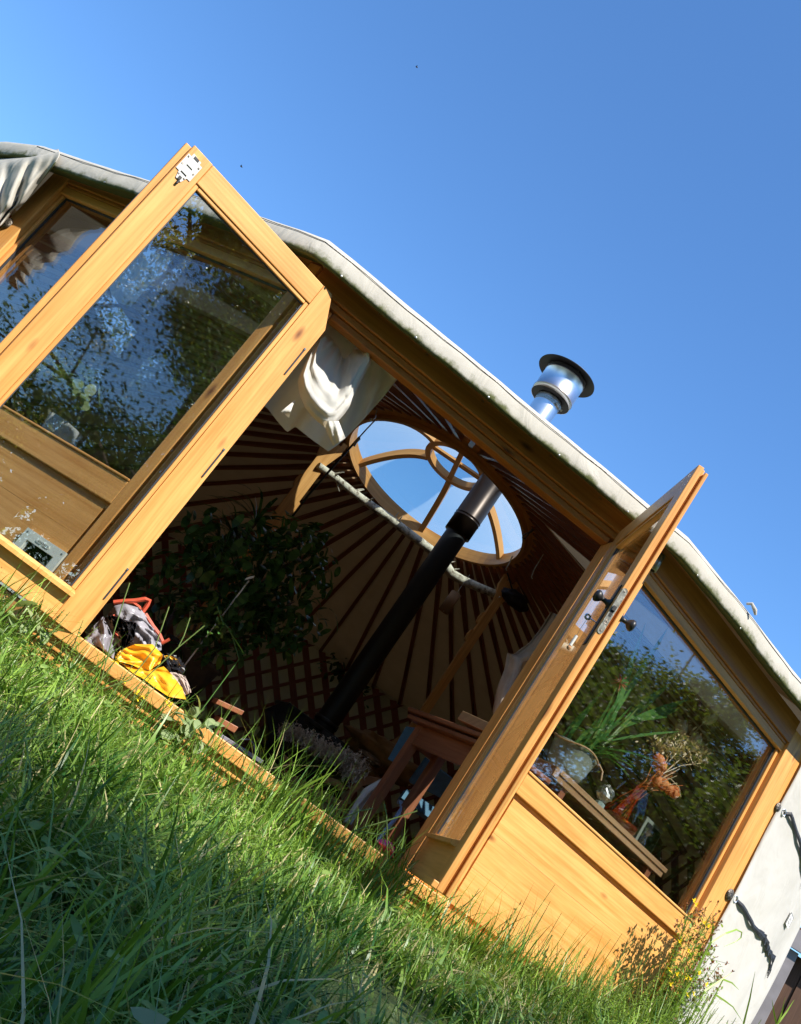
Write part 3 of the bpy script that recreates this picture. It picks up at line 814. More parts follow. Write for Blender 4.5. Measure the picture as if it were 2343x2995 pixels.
# crown posts
def crown_post(px0, px1, y, wd, pegs):
    a = at(*px0, y); b = at(*px1, y); x = a.x
    top = ring_pt(math.atan2(y-CY, a.x-CX), RING_R, -.02).z
    fr = Fr((a.x, y, 0), (1, 0, 0))
    g = MB(); g.box(fr, -wd/2, wd/2, -.022, .022, -.01, 2.42, axis=2)
    for z, s in pegs:
        g.prism(Fr(fr.p(s*wd/2, 0, z), (s, 0, 0), (0, 1, 0)), [(0, -.06), (.018, -.05), (.026, 0), (.018, .05), (0, .06)], -.018, .018, axis=1)
    # head plate against the ring
    for sx in (-1, 1): g.prism(fr, [(sx*wd/2, 2.22), (sx*(wd/2+.04), 2.36), (sx*(wd/2+.04), 2.46), (sx*wd/2, 2.46)][::(1 if sx > 0 else -1)], -.02, .02, axis=1)
    return g.build('crown_post', 'crown', yurt, bevel=.004), a
postL, pL = crown_post((985, 1290), (745, 1590), 3.90, .11, [(1.78, 1), (1.98, -1), (1.62, 1)])
postR, pR = crown_post((1500, 1690), (1268, 2036), 3.95, .075, [(2.02, -1), (1.84, -1)])

# ================================================================== STOVE with flue and chimney
sx, sy = .945, 3.50
stove = thing('wood_stove', 'black iron wood stove with tall flue pipe and steel chimney above the roof', 'stove', (sx, sy, 0))
mb = MB(); fs = Fr((sx, sy, 0), (1, 0, 0))
mb.box(fs, -.34, .30, -.30, .22, .14, .44); mb.box(fs, -.37, .33, -.33, .25, .4405, .475)
for a, b_ in ((-.3, -.26), (.24, -.26), (-.3, .16), (.24, .16)): mb.box(fs, a, a+.05, b_, b_+.05, -.012, .1395)
body = mb.build('body', 'blackiron', stove, bevel=.008)
mb = MB(); mb.box(fs, -.22, .18, -.325, -.3005, .19, .40); mb.tube([fs.p(.21, -.345, .26), fs.p(.21, -.345, .33)], .009, 8); mb.build('stove_door', 'blackiron', stove, bevel=.004)
mb = MB(); mb.tube([(sx, sy, .475), (sx, sy, 1.4), (sx, sy, 2.36)], .092, 32); mb.lathe([(.093, .52), (.099, .52), (.099, .56), (.093, .56)], (sx, sy, 0), 32)
mb.build('flue_pipe', 'blackiron', stove, smooth=True)
mb = MB()
mb.lathe([(.094, 2.33), (.112, 2.33), (.112, 2.46), (.116, 2.465), (.112, 2.47), (.112, 2.485), (.116, 2.49), (.112, 2.495), (.112, 3.02)], (sx, sy, 0), 40, 1); mb.lathe([(.112, 3.0201), (.112, 3.20), (.112, 3.76)], (sx, sy, 0), 40)
ins = mb.build('insulated_pipe', ['steel', 'dimsteel'], stove, smooth=True)
def hose_clamp(z, ang):
    g = MB(); g.lathe([(.113, z-.013), (.1165, z-.013), (.1165, z+.013), (.113, z+.013)], (sx, sy, 0), 40)
    d = Vector((math.cos(ang), math.sin(ang), 0)); fr = Fr(Vector((sx, sy, z))+d*.118, (-d.y, d.x, 0), d)
    g.box(fr, -.03, .03, -.002, .014, -.011, .011); g.tube([fr.p(-.045, .01, .0), fr.p(.045, .01, 0)], .006, 8); g.lathe([(0, .01), (.010, .01), (.010, 0)], None, 6, 0, Fr(fr.p(.045, .01, 0), fr.y, z=fr.x))
    g.build('clamp', 'zinc', ins)
hose_clamp(3.715, R_(-58)); hose_clamp(2.93, R_(-40))
mb = MB()
mb.lathe([(.180, 3.765), (.182, 3.763), (.182, 3.80), (.185, 3.803), (.182, 3.806), (.182, 3.99), (.185, 3.993), (.182, 3.996), (.182, 4.035), (.178, 4.035)], (sx, sy, 0), 48, 0)
mb.lathe([(.114, 3.768), (.179, 3.768)], (sx, sy, 0), 48, 1)
for z in (3.803, 3.993): mb.lathe([(.1855, z-.003), (.187, z), (.1855, z+.003)], (sx, sy, 0), 48, 2)
cowl = mb.build('cowl_drum', ['steel', 'darksteel', 'seam'], stove, smooth=True)
mb = MB()
mb.lathe([(.02, 4.085), (.262, 4.032), (.267, 4.030), (.265, 4.038)], (sx, sy, 0), 48, 1); mb.lathe([(.265, 4.038), (.20, 4.06), (.03, 4.115), (0, 4.12)], (sx, sy, 0), 48, 0)
for k in range(3):
    a = R_(40+120*k); mb.tube([(sx+.17*math.cos(a), sy+.17*math.sin(a), 4.03), (sx+.16*math.cos(a), sy+.16*math.sin(a), 4.06)], .008, 6)
mb.build('rain_cap', ['steel', 'darksteel'], stove, smooth=True)

# ================================================================== THINGS IN AND ABOUT THE DOORWAY
z5 = crop(780, 920, .23419)
# white cotton curtain: a back sheet and a gathered swag
cur = thing('curtain', 'white cotton curtain bunched up under the lintel in the doorway', 'curtain', z5(900, 200, .2))
top = [(790, 140), (900, 180), (1100, 320), (1350, 520), (1660, 770)]
hem = [(-60, 1130), (10, 1170), (130, 1330), (255, 1470), (360, 1400), (560, 1560), (770, 1710), (860, 1650), (965, 1565), (1210, 1310), (1450, 1040), (1640, 800)]
mb = MB(); rows = []; K, J = 26, 60
for k in range(K+1):
    v = k/K; row = []
    for j in range(J+1):
        u = j/J; a = poly_at([(*q, 0) for q in top], u); b_ = poly_at([(*q, 0) for q in hem], u)
        q = a.lerp(b_, v); dep = .17+.09*v+.010*math.sin(u*30+v*2+2*nz((u*5, v, 3)))*(.3+v)+.012*nz((u*7, v*3, 2))
        row.append(z5(q.x, q.y, dep))
    rows.append(row)
mb.grid(rows); mb.build('sheet', 'cotton', cur, smooth=True)
outer = [(640, 330), (520, 520), (450, 660), (385, 830), (410, 1000), (480, 1160), (600, 1310), (730, 1410), (830, 1390), (930, 1290), (1040, 1160), (1100, 1020), (1200, 800), (1300, 610), (1290, 470)]
inner_ = [(760, 250), (840, 330), (900, 420), (960, 560), (1010, 520), (1080, 440), (1200, 430)]
mb = MB(); rows = []
for k in range(K+1):
    v = k/K; row = []
    for j in range(72+1):
        u = j/72; a = poly_at([(*q, 0) for q in inner_], u); b_ = poly_at([(*q, 0) for q in outer], u)
        q = a.lerp(b_, v)
        bulge = math.sin(v*math.pi*.9)*.42+v*.5
        fold = (.011*math.sin(v*26+1.6*math.sin(u*4.3)+u*3)+.005*math.sin(v*47+u*9))*max(0, v-.35)*1.7*(1 if u < .66 else .3)+.006*nz((u*9, v*7, 3))
        lf_ = .013*math.sin(u*34+2*nz((u*6, v*2, 1)))*max(0, 1-v*1.5)*(1 if u < .6 else .5)
        dep = .165-.13*bulge+fold+lf_+.01*nz((u*5, v*4, 8))
        if v > .93: dep += .05*(v-.93)/.07
        row.append(z5(q.x, q.y, dep))
    rows.append(row)
mb.grid(rows)
rows = []
for k in range(11):        # turned-up corner of the hem
    v = k/10; row = []
    for j in range(13):
        u = j/12; a = Vector((690, 1330, 0)).lerp(Vector((900, 1330, 0)), u); b_ = Vector((830, 1640, 0)).lerp(Vector((985, 1540, 0)), u)
        q = a.lerp(b_, v); row.append(z5(q.x, q.y, .085+.07*v*v-.03*math.sin(u*math.pi)+.006*math.sin(u*13+v*4)+.006*nz((u*4, v*6, 2))))
    rows.append(row)
mb.grid(rows)
rows = []
for k in range(7):
    v = k/6; rows.append([z5(lerp(lerp(400, 330, v), lerp(180, 280, v), j/6), lerp(lerp(1030, 1120, v), lerp(1210, 1290, v), j/6), .10+.02*math.sin(j*.9+v*2)) for j in range(7)])
mb.grid(rows)
mb.build('swag', 'cotton', cur, smooth=True)

# birch pole slung between the crown posts
zr = crop(1000, 1150, .3806)
mb = MB()
pp = [crop(700, 800, .5855)(a, b_, y) for a, b_, y in ((395, 958, 3.86), (480, 1020, 3.92), (560, 1085, 3.97), (640, 1145, 4.02), (740, 1215, 4.05), (850, 1300, 4.05), (950, 1375, 4.05), (1035, 1465, 4.04), (1060, 1500, 4.04), (1110, 1530, 4.02), (1200, 1570, 4.0), (1290, 1605, 3.98), (1400, 1650, 3.99))]
mb.tube(pp, [.028, .030, .032, .034, .036, .038, .039, .046, .042, .040, .038, .036, .032], 12)
r2 = random.Random(3)
for k in range(16):
    t = r2.random()*.9+.04; q = poly_at(pp, t); d = Vector((r2.uniform(-.6, .6), r2.uniform(-1, .2), r2.uniform(-.6, 1))).normalized()
    L = r2.uniform(.03, .075); mb.tube([q+d*.015, q+d*(.03+L*.5), q+d*(.03+L)+Vector((.012, 0, .004))], [.011, .007, .003], 6)
tag(mb.build('branch', 'birch', smooth=True), 'peeling birch branch hung level between the two crown posts', 'branch')
# hanging rod with hook from the crown
mb = MB()
hk = [z5(a, b_, 2.95) for a, b_ in ((1385, 1180), (1350, 1290), (1290, 1330), (1290, 1300), (1330, 1310), (1345, 1330), (1240, 1440), (1160, 1530))]
mb.tube(hk, .0055, 8)
rod = [hk[-1]]+[crop(480, 1350, .30445)(a, b_, 2.95) for a, b_ in ((1640, 30), (1380, 330), (1230, 530))]
mb.tube(rod, .0085, 8, 1); mb.tube([z5(1160, 1545, 2.94), z5(1110, 1600, 2.94), z5(1090, 1640, 2.94)], .012, 8)
tag(mb.build('hanging_rod', ['chrome', 'blackiron'], smooth=True), 'thin dark pull rod hooked to the crown ring beside the curtain', 'rod')
z8 = crop(1250, 1500, .29274)
mb = MB(); a, b_ = z8(1055, 170, 3.0), z8(960, 245, 3.0)
mb.tube([z8(1060, 165, 3.0), z8(1010, 205, 3.0)], .010, 8); mb.tube([z8(1005, 200, 3.), z8(955, 225, 3.), z8(950, 250, 3.), z8(975, 258, 3.), z8(1010, 215, 3.)], .006, 8)
tag(mb.build('snap_hook', 'antique', smooth=True), 'small metal snap hook on the right rim of the crown ring', 'hook')
for pth, lab in ((((850, 430), (820, 500), (785, 560), (795, 580)), 'short pale string over the lower right rim of the crown ring'), (((1205, 340), (1150, 430), (1070, 560), (1040, 640), (1050, 660)), 'long frayed string hanging from the rafters right of the crown ring')):
    mb = MB(); mb.tube([z8(*q, 3.3) for q in pth], .0045, 6); tag(mb.build('string', 'cotton', smooth=True), lab, 'string')
mb = MB(); a, b_ = z8(290, 805, 3.8), z8(160, 985, 3.8)
rows = []
fr = Fr(a, (1, 0, 0), None, b_-a); fr.x = fr.z.orthogonal().normalized(); fr.y = fr.z.cross(fr.x); L = (b_-a).length
mb.lathe([(.042, 0), (.045, 0), (.045, L), (.042, L), (.042, 0)], None, 20, 0, fr); mb.tube([a-fr.z*.18+Vector((0, 0, .02)), a, b_], .002, 5, 1)
tag(mb.build('cardboard_tube', ['card', 'cotton'], smooth=True), 'short brown cardboard tube hanging below the birch branch', 'tube')
mb = MB()
blob(mb, z8(880, 870, 3.9), (.13, .08, .065), .35, 2.2, 4)
mb.tube([z8(880, 870, 3.9), z8(800, 600, 3.85)], .006, 6)
tag(mb.build('hanging_pouch', 'blackplastic', smooth=True), 'small dark pouch hanging at the right end of the birch branch', 'pouch')
# beige cloth inside the right window
mb = MB(); rows = []
lb = [(1235, 985), (1120, 1170), (1010, 1305), (940, 1350), (855, 1420), (800, 1390), (770, 1560), (705, 1740), (680, 1860), (655, 2000), (700, 2120)]
rb = [(1400, 1080), (1340, 1250), (1250, 1500), (1150, 1700), (1050, 1900), (980, 2060), (900, 2160)]
for k in range(31):
    t = k/30; a = poly_at([(*q, 0) for q in lb], t); b_ = poly_at([(*q, 0) for q in rb], t)
    rows.append([z8(*(a.lerp(b_, j/14)).xy, .62+.03*math.sin(j*1.1+t*2)+.03*nz((t*4, j*.3, 3))) for j in range(15)])
mb.grid(rows); c_ = mb.build('cloth_hanging', 'beigecloth', smooth=True)
tag(c_, 'beige cloth hung inside the yurt just left of the open right door leaf', 'cloth')
sm = c_.modifiers.new('solid', 'SOLIDIFY'); sm.thickness = .004
# grey tube end on the right jamb
mb = MB(); q = at(1906, 1668, -.035); L = .085
mb.lathe([(.018, 0), (.0225, 0), (.0225, L), (.019, L), (.018, 0)], q+Vector((-.002, .0, .0)), 24)
mb.box(Fr(q, (1, 0, 0)), -.006, .006, .022, .034, .03, .06)
tag(mb.build('pipe_stub', 'zinc', smooth=True), 'short grey pipe end fixed under the eave at the right jamb', 'pipe')
# cat flap in the left lower panel
g = MB(); x0, x1, zz0, zz1 = -.290, -.062, -.015, .213
fr = FLt
for a0, a1, b0, b1 in ((x0, x0+.036, zz0, zz1), (x1-.036, x1, zz0, zz1), (x0+.0365, x1-.0365, zz1-.040, zz1), (x0+.0365, x1-.0365, zz0, zz0+.03)): g.box(fr, a0, a1, -.004, .0135, b0, b1)
for a0, a1, b0, b1 in ((x0+.0365, x0+.044, zz0+.031, zz1-.0405), (x1-.044, x1-.0365, zz0+.031, zz1-.0405)): g.box(fr, a0, a1, .002, .013, b0, b1)
pts = [((x0+x1)/2+s*.030+.007*math.cos(a), zz1-.021+.007*math.sin(a)) for s, A in ((1, np.linspace(-math.pi/2, math.pi/2, 7)), (-1, np.linspace(math.pi/2, 1.5*math.pi, 7))) for a in A]
g.prism(fr, pts, -.0065, -.0041)
for k in range(7): g.box(fr, (x0+x1)/2-.026+k*.0085, (x0+x1)/2-.021+k*.0085, -.0072, -.0066, zz1-.0245, zz1-.0175, 1)
for a in (x0+.014, x1-.014): g.lathe([(0, .001), (.0045, .0005), (.005, 0)], None, 12, 1, Fr(fr.p(a, -.0042, zz1-.014), fr.x, z=-fr.y))
lp = [o for o in yurt.children if o.name.startswith('lower_panel')]
cf = g.build('cat_flap', ['catflap', 'zinc'], lp[1], bevel=.002)
g = MB(); g.box(fr, x0+.0445, x1-.0445, .006, .010, zz0+.0315, zz1-.041); g.build('flap_pane', 'flap', lp[1])

# --- carrier bags on the threshold
zb = crop(230, 1700, .21663)
def sheet(mb, outline_rows, dep, m=0, amp=.012, f=5, seed=1):
    """rows of crop points -> crumpled sheet; dep(u,v) gives depth"""
    rows = []; n_ = len(outline_rows)
    K = (n_-1)*6
    for k in range(K+1):
        t = k/K*(n_-1); i = min(int(t), n_-2); f_ = t-i; row = []
        for j in range(25):
            u = j/24; a = poly_at([(*q, 0) for q in outline_rows[i]], u); b_ = poly_at([(*q, 0) for q in outline_rows[i+1]], u); q = a.lerp(b_, f_)
            cr = abs(nz((u*f+seed, k/K*f, seed*2.7)))*2-.5+.5*abs(nz((u*f*2.3, k/K*f*2.3+seed, 3)))
            row.append(zb(q.x, q.y, dep(u, k/K)+amp*cr))
        rows.append(row)
    mb.grid(rows, m)
bag = thing('plastic_bag', 'milky grey plastic bag with red handles tied up, behind the black film', 'plastic bag', zb(700, 700, .34))
mb = MB(); sheet(mb, [[(380, 470), (480, 330), (620, 300), (820, 360), (960, 500)], [(420, 600), (600, 520), (760, 480), (900, 540), (1060, 680)], [(480, 760), (640, 740), (800, 700), (960, 740), (1120, 860)], [(560, 930), (700, 930), (860, 940), (1000, 960), (1120, 930)]],
      lambda u, v: .36-.10*math.sin(math.pi*u)*math.sin(math.pi*(v*.8+.1)), 0, .05, 4, 3); mb.build('bag_body', 'greyclear', bag, smooth=True)
mb = MB()
def strap_px(pts, wpx, dep, m=0):
    rows = []
    for i in range(len(pts)):
        a = Vector(pts[max(0, i-1)]); b_ = Vector(pts[min(len(pts)-1, i+1)]); d = (b_-a).normalized(); nn = Vector((-d.y, d.x)); c_ = Vector(pts[i])
        rows.append([zb(*(c_+nn*wpx/2), dep), zb(*(c_+nn*wpx*.1), dep-.008), zb(*(c_-nn*wpx/2), dep)])
    mb.grid(rows, m)
strap_px([(470, 285), (600, 270), (760, 262), (900, 240), (960, 262), (930, 320), (880, 390), (850, 440)], 60, .34)
strap_px([(640, 290), (740, 290), (820, 350), (850, 430)], 45, .345)
strap_px([(900, 440), (1000, 600), (1090, 720), (1140, 830)], 55, .33)
strap_px([(470, 450), (520, 600), (500, 700), (600, 800)], 50, .31)
strap_px([(1120, 840), (1180, 810), (1230, 780)], 40, .32)
mb.build('bag_handles', 'redbag', bag)
b2 = thing('plastic_bag', 'glossy grey plastic sheet bag at the foot of the left door leaf', 'plastic bag', zb(300, 800, .2))
mb = MB(); sheet(mb, [[(300, 480), (340, 480), (390, 560)], [(200, 600), (330, 560), (440, 660)], [(120, 730), (330, 730), (520, 830)], [(60, 800), (300, 900), (470, 1050)]], lambda u, v: .22-.09*v-.04*math.sin(math.pi*u), 0, .035, 4, 8)
mb.build('bag_body', 'greybag', b2, smooth=True)
b3 = thing('plastic_bag', 'crumpled black and silver film bag knotted at its neck', 'plastic bag', zb(620, 650, .2))
mb = MB(); sheet(mb, [[(390, 470), (460, 460), (560, 500)], [(440, 600), (560, 540), (780, 560)], [(520, 690), (640, 640), (770, 660)], [(560, 800), (660, 760), (750, 790)], [(560, 940), (620, 900), (680, 860)]], lambda u, v: .20-.05*math.sin(math.pi*u), 0, .075, 7, 5)
mb.build('bag_body', M['blackbag'], b3)
yb = thing('carrier_bag', 'bright yellow plastic carrier bag lying open across the threshold', 'carrier bag', zb(900, 1150, .1))
mb = MB()
sheet(mb, [[(480, 1010), (560, 940), (660, 890), (760, 850)], [(520, 1060), (700, 1060), (840, 1010), (1000, 850)], [(560, 1090), (760, 1110), (950, 1080), (1140, 1000)], [(700, 1120), (850, 1190), (960, 1200), (1100, 1110)]], lambda u, v: .16-.06*v, 0, .03, 3, 11)
sheet(mb, [[(560, 1100), (760, 1160), (1000, 1190), (1150, 1150)], [(640, 1160), (900, 1230), (1080, 1220), (1260, 1260)], [(760, 1260), (950, 1330), (1150, 1400), (1400, 1440)], [(850, 1300), (1050, 1450), (1220, 1560), (1450, 1595)]], lambda u, v: .14-.13*v, 0, .022, 3, 14)
sheet(mb, [[(1140, 1010), (1200, 1000), (1260, 1010)], [(1200, 1060), (1290, 1040), (1340, 1060)], [(1300, 1090), (1350, 1100), (1380, 1150)]], lambda u, v: .20, 0, .01, 3, 2)
mb.build('outside', 'yellowbag', yb, smooth=True)
mb = MB(); sheet(mb, [[(1200, 1230), (1300, 1230), (1440, 1280)], [(1330, 1350), (1420, 1340), (1500, 1420)], [(1440, 1540), (1480, 1520), (1525, 1500)]], lambda u, v: .12-.05*v, 0, .012, 3, 2)
mb.build('lining', 'beigecloth', yb, smooth=True)
mb = MB(); blob(mb, zb(1250, 1140, .24), (.05, .05, .035), .5, 3, 6, ridged=True)
tag(mb.build('dark_bundle', 'blackbag'), 'small glossy black bundle tucked in the mouth of the yellow bag', 'bundle')
# pink cloth
z3 = crop(900, 1900, .32201)
mb = MB(); rows = []
for k in range(11):
    v = k/10; row = []
    for j in range(13):
        u = j/12; a = poly_at([(610, 1730, 0), (680, 1720, 0), (760, 1745, 0), (785, 1800, 0)], u); b_ = poly_at([(640, 1745, 0), (690, 1830, 0), (740, 1870, 0), (780, 1890, 0)], u)
        q = a.lerp(b_, v); row.append(z3(q.x, q.y, .10-.06*math.sin(v*math.pi)+.02*math.sin(u*7+v*3)))
    rows.append(row)
mb.grid(rows); tag(mb.build('pink_cloth', 'pink', smooth=True), 'small bright pink cloth scrap lying by the foot of the right door leaf', 'cloth')

# --- side table just inside on the right
tb = thing('side_table', 'reddish brown wooden side table standing inside the right jamb', 'table', (.95, .6, 0))
A = Vector((.775, .93, 0)); B = Vector((.93, .16, 0)); ft = Fr(A, (B-A).normalized()); ft.y = ft.z.cross(ft.x)
if ft.y.x < 0: ft.y = -ft.y
LT = (B-A).length
mb = MB(); mb.box(ft, -.05, LT+.03, -.05, .24, .602, .622); mb.box(ft, -.07, LT+.04, -.06, .25, .634, .655); mb.box(ft, .0, LT, -.02, .22, .6225, .6335); mb.build('top', 'darkwood', tb, bevel=.004)
mb = MB(); mb.box(ft, .0505, LT-.05, 0, .022, .50, .6015, axis=0); mb.box(ft, .0, .02, .0505, .20, .50, .6015, axis=1); mb.build('apron', 'darkwood', tb, bevel=.003)
for a, b_ in ((0, 0), (LT-.05, 0), (0, .17), (LT-.05, .17)):
    mb = MB(); mb.box(ft, a+.0, a+.05, b_-.004, b_+.046, -.012, .6012 if False else .499 if a > 0 and b_ > 0 else .6012, axis=2); mb.build('leg', 'darkwood', tb, bevel=.004)
# --- folded blue lounger behind it
lg = thing('folding_chair', 'folded blue canvas folding chair with pale steel tubes behind the side table', 'chair', (.85, 1.15, 0))
mb = MB()
def slab(fr_pts, th, m=0):
    a, b_, c_, d = [Vector(q) for q in fr_pts]; nn = (b_-a).cross(d-a).normalized()*th
    rows = [[a, b_, c_, d], [q+nn for q in (a, b_, c_, d)]]
    mb.face([a, b_, c_, d], [(0, 0)]*4, m); mb.face([q+nn for q in (d, c_, b_, a)], [(0, 0)]*4, m)
    L = [a, b_, c_, d]
    for i in range(4): p, q = L[i], L[(i+1) % 4]; mb.face([p, p+nn, q+nn, q], [(0, 0)]*4, m)
slab([z3(960, 730, 1.1), z3(1035, 740, 1.15), z3(860, 1050, 1.15), z3(795, 1030, 1.1)], .05)
slab([z3(1080, 1000, 1.25), z3(1330, 1190, 1.4), z3(1230, 1360, 1.5), z3(930, 1210, 1.35)], .02)
slab([z3(905, 1265, 1.15), z3(1180, 1450, 1.2), z3(1120, 1540, 1.15), z3(850, 1345, 1.1)], .03)
slab([z3(690, 1190, 1.2), z3(790, 1200, 1.2), z3(740, 1290, 1.2), z3(640, 1280, 1.2)], .03)
mb.build('fabric', 'blue', lg, bevel=.008)
mb = MB(); mb.tube([z3(800, 1040, 1.13), z3(735, 1135, 1.1), z3(640, 1290, 1.1)], .012, 8); mb.build('leg', 'bluetube', lg, smooth=True); mb = MB(); mb.tube([z3(858, 1440, .95), z3(800, 1530, .9), z3(700, 1650, .8), z3(640, 1740, .75)], .011, 8)
mb.tube([z3(820, 1380, 1.0), z3(850, 1390, 1.0), z3(858, 1440, .95)], .011, 8)
mb.build('leg', 'bluetube', lg, smooth=True)
# grey cloth draped beside it
mb = MB(); rows = []
lb = [(1300, 1110), (1220, 1130), (1100, 1190)]
for k in range(15):
    t = k/14; a = poly_at([(800, 1110, 0), (700, 1150, 0), (510, 1260, 0), (420, 1400, 0), (330, 1560, 0)], t); b_ = poly_at([(810, 1130, 0), (740, 1170, 0), (660, 1270, 0), (560, 1400, 0), (410, 1600, 0)], t)
    rows.append([z3(*(a.lerp(b_, j/8)).xy, .95+.02*math.sin(j+t*3)) for j in range(9)])
mb.grid(rows); tag(mb.build('grey_cloth', 'cotton', smooth=True), 'pale grey cloth hanging in a narrow triangle left of the table leg', 'cloth')
# low lounge chair with sheepskin
ac = thing('lounge_chair', 'low bentwood lounge chair with black cushion in front of the stove', 'chair', (.85, 2.5, 0))
z4b = crop(500, 1700, .5855)
mb = MB()
slab([z4b(540, 830, 2.35), z4b(860, 1050, 2.35), z4b(930, 960, 2.9), z4b(620, 760, 2.9)], -.09)
mb.build('seat_cushion', 'blackbag', ac, bevel=.02)
mb = MB()
slab([z4b(470, 640, 3.05), z4b(560, 600, 3.05), z4b(700, 690, 3.1), z4b(520, 900, 3.0)], .07); slab([z4b(760, 740, 2.95), z4b(900, 830, 2.95), z4b(890, 880, 2.9), z4b(740, 800, 2.9)], .06)
mb.build('backrest', 'dark', ac, bevel=.015)
mb = MB()
arm = [z4b(a, b_, y) for a, b_, y in ((1040, 985, 2.5), (985, 975, 2.4), (945, 985, 2.3), (905, 1020, 2.25), (860, 1085, 2.22), (800, 1180, 2.2))]
rows = [[q+Vector((0, -.02, .0)), q+Vector((.02, .06, .01)), q+Vector((.05, .06, -.02)), q+Vector((.035, -.02, -.03))] for q in arm]
mb.grid(rows, 0, True); mb.face(rows[0][::-1], [(0, 0)]*4); mb.face(rows[-1], [(0, 0)]*4)
for (a, b_) in (((560, 960), (850, 1120)), ((540, 1000), (800, 1150))):
    p0, p1 = z4b(*a, 2.25), z4b(*b_, 2.25); fr = Fr(p0, (p1-p0)); mb.box(fr, 0, (p1-p0).length, 0, .04, -.025, .025)
mb.tube([z4b(560, 880, 2.3), z4b(600, 900, 2.3), z4b(540, 960, 2.3)], .02, 8); mb.tube([z4b(770, 990, 2.28), z4b(830, 1010, 2.28), z4b(860, 1040, 2.28)], .022, 8)
mb.build('bentwood_frame', 'card', ac)
mb = MB(); r2 = random.Random(5)
zz = [(575, 745), (640, 770), (700, 800), (770, 840), (850, 880), (930, 900)]
cl = [z4b(a, b_, 2.55) for a, b_ in zz]+[z4b(900, 970, 2.4)]
for k in range(4200):
    q = poly_at(cl, r2.random())+Vector((r2.gauss(0, .03), r2.uniform(-.14, .18), r2.gauss(0, .028)))
    d = Vector((r2.gauss(0, 1), r2.gauss(-.4, 1), r2.gauss(.2, .8))).normalized(); mb.blade(q, d, r2.uniform(.02, .05), .010, .9, 3, 0, 'lance')
tag(mb.build('sheepskin', 'fleece'), 'shaggy cream sheepskin thrown over the black lounge chair', 'sheepskin')
mb = MB()
for s, (c_, rd) in enumerate((((1060, 880), (.30, .25, .11)), ((950, 960), (.16, .2, .07)))):
    blob(mb, z4b(*c_, 3.0), rd, .45, 2.5, s+2)
slab([z4b(1030, 850, 2.9), z4b(1200, 730, 3.1), z4b(1190, 800, 3.0), z4b(940, 980, 2.7)], .04)
tag(mb.build('blanket', 'mustard', smooth=True), 'mustard brown blanket heaped between the lounge chair and the table', 'blanket')
mb = MB(); blob(mb, z4b(990, 885, 2.8), (.10, .1, .03), .3, 3, 9); tag(mb.build('hide', 'hide', smooth=True), 'small brown and white hide beside the sheepskin', 'hide')
# kettle-like tray and cable by the threshold left of the stove
mb = MB(); p0, p1 = z4b(255, 770, .35), z4b(460, 900, .35); fr = Fr(p0, p1-p0); mb.box(fr, 0, (p1-p0).length, 0, .12, -.012, .004)
mb.tube([z4b(350, 790, .4), z4b(395, 790, .4), z4b(415, 815, .4), z4b(420, 850, .4)], .003, 6)
tag(mb.build('grey_tray', 'greybag', bevel=.003), 'flat grey tray with a loop of cable just inside the threshold', 'tray')
mb = MB(); p0, p1 = z4b(230, 600, .9), z4b(360, 660, .9); fr = Fr(p0, p1-p0); mb.box(fr, 0, (p1-p0).length, 0, .2, -.012, .012); 
p0, p1 = z4b(240, 690, .9), z4b(330, 740, .9); fr = Fr(p0, p1-p0); mb.box(fr, 0, (p1-p0).length, 0, .2, -.02, .012); mb.box(fr, .02, .05, .02, .06, -.3, -.0205, axis=2)
tag(mb.build('low_shelf', 'darkwood', bevel=.003), 'low dark shelf ends under the leafy house plant', 'shelf')

# ================================================================== PLANTS INDOORS
zf = crop(480, 1350, .30445)
def leafy(mb, centre, rad, nleaf, size, seed, shape='oval', droop=.9, m=0, dens=.33):
    r = random.Random(seed)
    for _ in range(nleaf):
        d = Vector((r.gauss(0, 1), r.gauss(0, 1), r.gauss(0, 1))).normalized()*(r.random()**dens)
        q = Vector(centre)+Vector((d.x*rad[0], d.y*rad[1], d.z*rad[2]))
        if nz(q*4.5+Vector((seed, 0, 0))) < -.16: continue
        dr = Vector((r.gauss(0, 1), r.gauss(0, 1), r.gauss(-.3, .6))).normalized()
        L = size*r.uniform(.65, 1.25); mb.blade(q, dr, L, L*.46, droop, 4, m, shape)
fic = thing('house_plant', 'large dark leafy fig house plant filling the left of the doorway', 'house plant', (-.35, 1.7, 0))
mb = MB()
leafy(mb, zf(620, 1050, 1.7), (.42, .3, .36), 460, .09, 1); leafy(mb, zf(1150, 1000, 1.75), (.33, .25, .32), 300, .09, 2)
leafy(mb, zf(1250, 1350, 1.75), (.30, .2, .28), 190, .09, 3); leafy(mb, zf(300, 1250, 1.6), (.34, .3, .38), 320, .09, 4)
leafy(mb, zf(1380, 800, 1.8), (.15, .15, .16), 120, .08, 5); leafy(mb, zf(1100, 1650, 1.7), (.2, .15, .14), 110, .08, 6); leafy(mb, zf(500, 1600, 1.5), (.25, .2, .18), 260, .08, 16)
mb.build('foliage', 'houseleaf', fic, rnd=True)
mb = MB(); base = Vector((zf(560, 1500, 1.75).x, 1.75, .12))
for tx, ty in ((620, 1000), (1150, 950), (1250, 1350), (300, 1200), (1380, 800), (1100, 1650), (800, 700)):
    q = zf(tx, ty, 1.75); mb.tube([base, base.lerp(q, .5)+Vector((0, 0, .12)), q], [.012, .008, .003], 6)
mb.build('stem', 'bark', fic)
mb = MB(); mb.lathe([(0, -.012), (.13, -.012), (.17, .26), (.185, .265), (.185, .29), (.165, .29), (.16, .24), (0, .24)], (base.x, base.y, 0), 28); mb.build('pot', 'soil', fic, smooth=True)
dra = thing('house_plant', 'spiky dark dracaena rising behind the leafy fig plant', 'house plant', (zf(700, 700, 2.2).x, 2.2, 0))
mb = MB(); r2 = random.Random(8)
